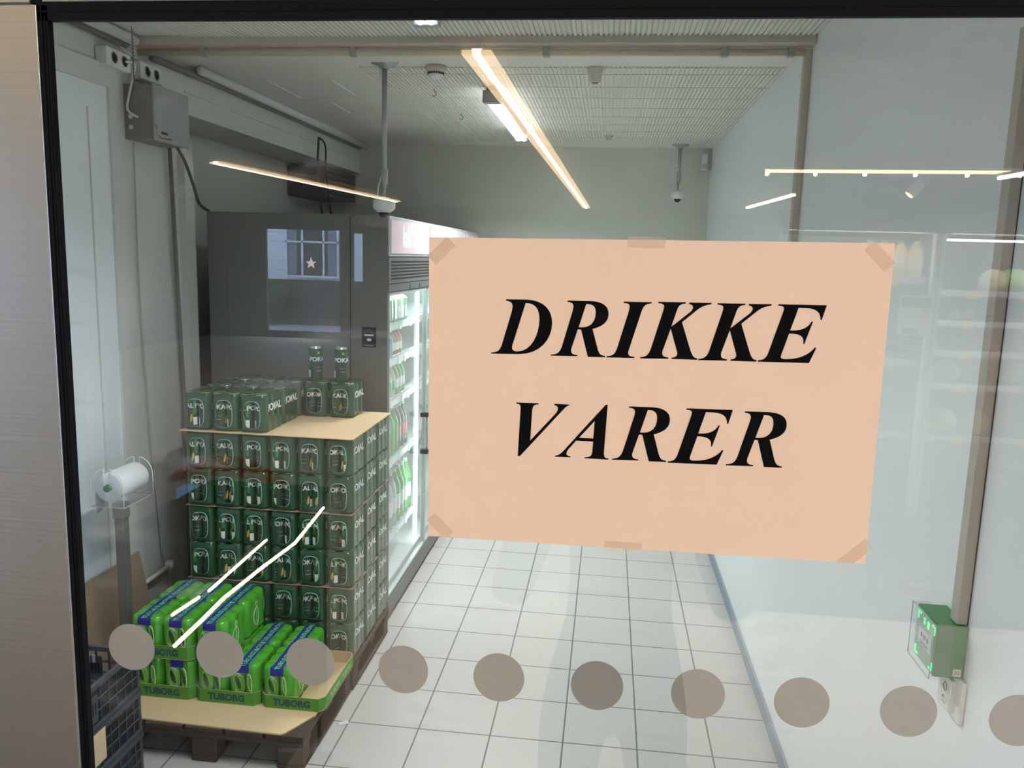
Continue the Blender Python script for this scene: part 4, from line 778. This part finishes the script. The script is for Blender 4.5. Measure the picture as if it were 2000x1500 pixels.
T = Matrix.Translation((-8.21, hy+.14, 1.60)) @ Matrix.Rotation(PI/2, 4, 'X'); b.prism(P, -.02, .02, 'star_white', T); tag(b.build('paper_star'), 'glowing paper star in the house window', 'star')
b = MB()
for i in range(26): b.ball((-9.3+random.uniform(-.45, .45), hy+.5+random.uniform(-.2, .2), .25+random.uniform(0, .75)), random.uniform(.12, .24), 'shrub_green', 8, 6)
tag(b.build('shrub'), 'dark garden shrub in front of the house', 'shrub')
# warm LED strips on the shop ceiling
def led(p, q, w_, lab, wings=0, knobs=0, mt='led_warm'):
    c = (Vector(p)+Vector(q))/2; t = empty('led_strip_light', c); tag(t, lab, 'ceiling light', 'warm LED strips on the shop ceiling'); d = Vector(q)-Vector(p); L = d.length/2; a = math.atan2(d.y, d.x)
    T = Matrix.Rotation(a, 4, 'Z'); b = MB(); b.rbox(-L, L, -w_/2, w_/2, 0, .03, mt, .003, T); b.build('tube', t)
    b = MB(); b.rbox(-L-.01, L+.01, -w_/2-.01, w_/2+.01, .031, .055, 'white_plastic', .003, T); b.build('rail', t)
    if wings:
        for s_ in (-1, 1): b = MB(); b.rbox(-L, L, min(s_*w_/2, s_*wings)+(.003 if s_ > 0 else 0), max(s_*w_/2, s_*wings)-(.003 if s_ < 0 else 0), .006, .028, 'led_soft', .003, T); b.build('diffuser', t)
    for k in range(knobs): b = MB(); b.ball(tuple(T @ Vector((-L+.02+(2*L-.04)*k/(knobs-1), 0, -.012))), .022, 'led_warm', 10, 6); b.build('spot_bulb', t)
led((-3.2, -1.25, 2.88), (1.2, -1.25, 2.88), .06, 'added warm LED strip near the glass, out of view, lighting the paper sign', .075)  # extra lamp outside the reflected view, added to brighten the sign
led((-.67, -2.43, 2.88), (-.49, -14.2, 2.88), .034, 'long warm LED strip running away from the glass', .072)
led((-4.45, -7.39, 2.88), (-3.98, -13.5, 2.88), .050, 'warm LED strip in the left part of the shop ceiling', .075)
led((1.55, -7.35, 2.88), (4.9, -7.05, 2.88), .030, 'warm track light with small bulbs along the right ceiling', 0, 8, 'led_track')
led((2.317, -13.2, 2.88), (2.47, -10.3, 2.88), .055, 'short warm LED strip far back in the shop'); led((3.64, -6.89, 2.80), (3.72, -5.2, 2.80), .040, 'short warm LED strip near the right shop wall')
t = empty('spotlight', (3.28, -7.9, 2.85)); tag(t, 'white cylinder spotlight under the track light', 'ceiling light'); b = MB(); b.lathe([(.05, -.16), (.06, -.15), (.06, 0), (.02, .02)], 'white_plastic', n=20, T=Matrix.Rotation(.7, 4, 'Y')); b.build('housing', t)
b = MB(); b.lathe([(.045, -.166), (.048, -.161)], 'led_track', n=20, T=Matrix.Rotation(.7, 4, 'Y')); b.build('lamp_face', t); b = MB(); b.tube([(0, 0, .0), (0, 0, .10)], .012, 'white_plastic'); b.build('stem', t)
# made-up counter, posts and light strips, added for wavy reflected lines in the glass
t = empty('added_counter', (-1.40, -.85, 0)); tag(t, 'made-up dark low counter left of the viewer, under the added strips', 'counter')
b = MB(); b.rbox(-.24, .26, -.80, .70, .0, .95, 'black_plastic', .006); b.build('body', t); b = MB(); b.rbox(-.25, .27, -.81, .71, .952, .975, 'dark_grey', .004); b.build('top', t)
def strip(pts, r, lab, m='led_warm'): b = MB(); b.tube(pts, r, m, 8); tag(b.build('light_strip', None), lab, 'light strip', 'added light strips for the wavy reflected lines')
for p in ((-1.03, -1.25), (-1.03, -.20)): b = MB(); b.lathe([(.05, 0), (.05, .01), (.008, .012), (.008, .985)], 'dark_grey', (p[0], p[1], 0), 12); tag(b.build('added_post'), 'added thin dark post holding the light strips, '+('far one' if p[1] < -1 else 'near one'), 'post', 'added posts by the counter')
strip([(-1.027, -1.303, 1.0), (-.988, -.927, 1.0), (-1.005, -.707, 1.0), (-1.015, -.479, 1.0), (-1.007, -.337, 1.0), (-1.003, -.205, 1.0)], .0052, 'added wavy light strip for a reflected line, the longer one')
strip([(-1.110, -.977, .983), (-1.097, -.56, .983)], .0045, 'added counter-edge light strip for a reflected line, farther half'); strip([(-1.103, -.505, .983), (-1.116, -.394, .983)], .0045, 'added counter-edge light strip for a reflected line, nearer half')
# produce cooler
pc = empty('produce_cooler', (1.85, -3.3, 0)); tag(pc, 'open-front grey produce cooler full of fruit and vegetables', 'fridge')
def pb(b, n, p=None): o = b.build(n, p or pc); o.location = (-1.85, 3.3, 0) if not p else (0, 0, 0); return o
PF = -2.97
b = MB(); b.box(.90, 2.9, -3.75, -3.70, .25, 2.2, 'dark_fridge'); b.box(.90, 2.9, -3.70, PF, .0, .62, 'grille_grey'); b.box(.90, 2.9, -3.70, PF, 2.13, 2.25, 'cooler_grey'); b.box(.88, .90, -3.75, PF, 0, 2.25, 'cooler_grey'); b.box(2.9, 2.92, -3.75, PF, 0, 2.25, 'cooler_grey'); pb(b, 'cabinet')
b = MB(); b.rbox(1.665, 1.720, PF-.02, PF+.02, .62, 2.13, 'cooler_frame', .004); b.box(1.69, 1.695, PF+.02, PF+.022, .62, 2.13, 'grille_grey'); pb(b, 'mullion')
b = MB(); b.box(1.74, 2.88, PF-.05, PF-.035, 2.095, 2.107, 'led_cool'); pb(b, 'light_strip')
for z, x0, x1 in ((1.83, 1.73, 2.89), (1.67, 1.73, 2.89), (1.51, 1.73, 2.89), (1.33, 1.73, 2.89), (1.05, 1.73, 2.89), (1.89, .91, 1.66), (1.45, .91, 1.66), (1.05, .91, 1.66)):
    b = MB(); b.box(x0, x1, -3.65, PF-.06, z-.015, z, 'dark_fridge'); b.box(x0, x1, PF-.06, PF-.05, z-.02, z+.012, 'print_grey'); s_ = pb(b, 'shelf')
    for q in range(3): b = MB(); xx = x0+(x1-x0)*(.12+.3*q); b.box(xx, xx+.06, PF-.05, PF-.046, z-.03, z+.012, 'carton_yellow'); pb(b, 'price_tag', s_)
for x, w_ in ((2.3, 1.1), (1.28, .7)):
    ld = bpy.data.lights.new('added_produce_light', 'AREA'); ld.shape = 'RECTANGLE'; ld.size = w_; ld.size_y = .03; ld.energy = 36*w_; ld.color = (1, .93, .82); lo = bpy.data.objects.new('added_produce_light', ld); COL.objects.link(lo); lo.parent = pc; lo.location = (x-1.85, PF+.02+3.3, 2.125); lo.rotation_euler = (math.radians(-28), 0, 0)  # added lamps under the canopy to brighten the reflected produce
def produce(name, cat, m, spots, r, lab, sc=(1, 1, .9)):
    b = MB(); b.ball((0, 0, r*sc[2]), r, m, 14, 9, sc)
    me = b.mesh(name)
    for i, (x, z) in enumerate(spots):
        o = bpy.data.objects.new(name, me); COL.objects.link(o); o.location = (x, PF-.17, z+.001); o.rotation_euler.z = i*1.3; tag(o, lab, cat, lab.split(' on ')[0]+'s')
produce('tomato', 'tomato', 'tomato', [(1.90, 1.51), (1.98, 1.51), (2.06, 1.51), (1.94, 1.575), (2.02, 1.575)], .043, 'red tomato on the middle produce shelf')
produce('orange', 'orange', 'orange', [(1.86, 1.67), (1.94, 1.67), (2.30, 1.51), (2.38, 1.51)], .04, 'orange fruit on the produce cooler shelves')
produce('melon', 'melon', 'melon', [(1.85, 1.05), (2.02, 1.05), (1.42, 1.05)], .085, 'pale melon on the lowest produce shelf', (1.15, 1, .85))
produce('cabbage', 'cabbage', 'cabbage', [(2.15, 1.83), (2.33, 1.83), (2.51, 1.83), (1.20, 1.05), (2.2, 1.33)], .075, 'green cabbage on the produce cooler shelves')
produce('cauliflower', 'cauliflower', 'cauliflower', [(2.05, 1.83), (1.86, 1.33), (1.32, 1.45), (2.42, 1.67)], .07, 'cream cauliflower on the produce cooler shelves')
fb = make_bottle('sauce_bottle', .038, .2, 'bottle_amber', 'label_white')
for i, x in enumerate((1.46, 1.54, 1.62, 1.38)):
    o = fb if i == 0 else copy_tree(fb); o.location = (x, PF-.12, 1.891); tag(o, 'amber sauce bottle on the upper left produce cooler shelf', 'bottle', 'sauce bottles in the produce cooler')
b = MB(); b.box(1.515, 1.685, PF+.022, PF+.026, 1.60, 1.81, 'print_white'); b.box(1.525, 1.675, PF+.026, PF+.027, 1.745, 1.80, 'outside_dark'); b.box(1.54, 1.62, PF+.026, PF+.027, 1.605, 1.64, 'outside_dark'); b.box(1.63, 1.67, PF+.026, PF+.027, 1.66, 1.74, 'carton_yellow'); tag(b.build('notice_card'), 'small white and dark notice card on the produce cooler post', 'sign')
# made-up red-rimmed bin; its glowing blue panels are put in for reflected daylight
t = empty('made_up_bin', (-2.72, -4.1, 0)); tag(t, 'made-up bin with a curved red rim and blue panels glowing for reflected daylight', 'bin')
b = MB(); b.box(-.42, -.18, -.02, .10, 0, .17, 'blue_daylight_glow'); b.box(.16, .50, -.02, .10, .01, .22, 'blue_daylight_glow'); b.build('glow_panel', t)
b = MB(); b.tube([(-.46+.92*i/16, .12, .25+.12*math.sin(PI*i/16)) for i in range(17)], [.03+.045*math.sin(PI*i/16) for i in range(17)], 'red_paint', 10); b.build('rim', t)

# ---------------------------------------------------------------- the photographer, only visible as a dark reflection
def person():
    J = {}; V = []; E = []; R = []
    def j(n, p, r, par=None):
        J[n] = len(V); V.append(p); R.append(r)
        if par: E.append((J[par], J[n]))
    y = -.36; cx = .06
    j('pelvis', (cx, y, .95), .145); j('waist', (cx, y, 1.08), .130, 'pelvis'); j('chest', (cx, y, 1.28), .160, 'waist'); j('shoulders', (cx, y, 1.40), .130, 'chest'); j('neck', (cx, y+.01, 1.50), .058, 'shoulders'); j('head', (cx, y+.02, 1.60), .085, 'neck'); j('crown', (cx, y+.01, 1.69), .075, 'head'); j('nose', (cx, y+.12, 1.60), .018, 'head')
    for s_, n in ((-1, 'l'), (1, 'r')):
        j('hip'+n, (cx+s_*.10, y, .88), .10, 'pelvis'); j('knee'+n, (cx+s_*.12, y+.03, .48), .062, 'hip'+n); j('ankle'+n, (cx+s_*.13, y-.02, .09), .045, 'knee'+n); j('toe'+n, (cx+s_*.15, y+.14, .045), .040, 'ankle'+n)
        j('sh'+n, (cx+s_*.19, y, 1.40), .070, 'shoulders'); j('el'+n, (cx+s_*.27, y+.05, 1.13), .052, 'sh'+n); j('wr'+n, (cx+s_*.16, y+.17, 1.42), .034, 'el'+n); j('pa'+n, (cx+s_*.11, y+.20, 1.50), .032, 'wr'+n)
        for k in range(5):
            a = (-.02+.011*k) if k < 4 else .03; L = (.065, .075, .078, .068, .04)[k]
            j('f%d'%k+n, (cx+s_*(.10-a*.2), y+.215+a*.4, 1.52+.02*(k < 4)+L*.4), .0095, 'pa'+n); j('g%d'%k+n, (cx+s_*(.085-a*.2), y+.235+a*.3, 1.53+L), .0085, 'f%d'%k+n)
    me = bpy.data.meshes.new('body'); me.from_pydata(V, E, []); o = bpy.data.objects.new('person', me); COL.objects.link(o)
    sk = o.modifiers.new('skin', 'SKIN'); 
    for i, sv in enumerate(me.skin_vertices[0].data): sv.radius = (R[i], R[i]*(.72 if R[i] > .12 else 1)); sv.use_root = (i == 0)
    o.modifiers.new('sub', 'SUBSURF').levels = 2; o.modifiers['sub'].render_levels = 2
    bpy.context.view_layer.update(); m2 = bpy.data.meshes.new_from_object(o.evaluated_get(bpy.context.evaluated_depsgraph_get())); o.modifiers.clear(); o.data = m2
    m2.materials.clear()
    for n in ('jacket', 'trousers', 'skin'): m2.materials.append(MATS[n])
    for p in m2.polygons: c = p.center; p.use_smooth = True; p.material_index = 2 if (c.z > 1.49 or (c.y > y+.165 and c.z > 1.40)) else (1 if c.z < .98 else 0)
    tag(o, 'person in a dark jacket and trousers taking the photo, a dark reflection', 'person')
    b = MB(); b.ball((cx, y-.012, 1.665), .105, 'hair_brown', 16, 10, (.90, 1.0, 1.0)); b.build('hair', o)
    b = MB()
    for s_ in (-1, 1): b.ball((cx+s_*.032, y+.098, 1.625), .011, 'print_white', 8, 6); b.ball((cx+s_*.032, y+.107, 1.625), .005, 'slot_black', 8, 6)
    b.build('eyes', o)
person()

# ---------------------------------------------------------------- world and exposure
wd = bpy.data.worlds.new('World'); SC.world = wd; wd.use_nodes = True; nt = wd.node_tree
bg = nt.nodes['Background']; bg.inputs[0].default_value = (.60, .74, 1.0, 1); bg.inputs[1].default_value = 5.2
SC.view_settings.view_transform = 'Standard'; SC.view_settings.look = 'None'; SC.view_settings.exposure = 1.0; SC.view_settings.gamma = 1; SC.view_settings.use_curve_mapping = False
SC.cycles.use_denoising = True; SC.cycles.max_bounces = 10; SC.cycles.transparent_max_bounces = 16; SC.cycles.sample_clamp_indirect = 6; SC.cycles.caustics_reflective = False; SC.cycles.caustics_refractive = False
bpy.context.view_layer.update()
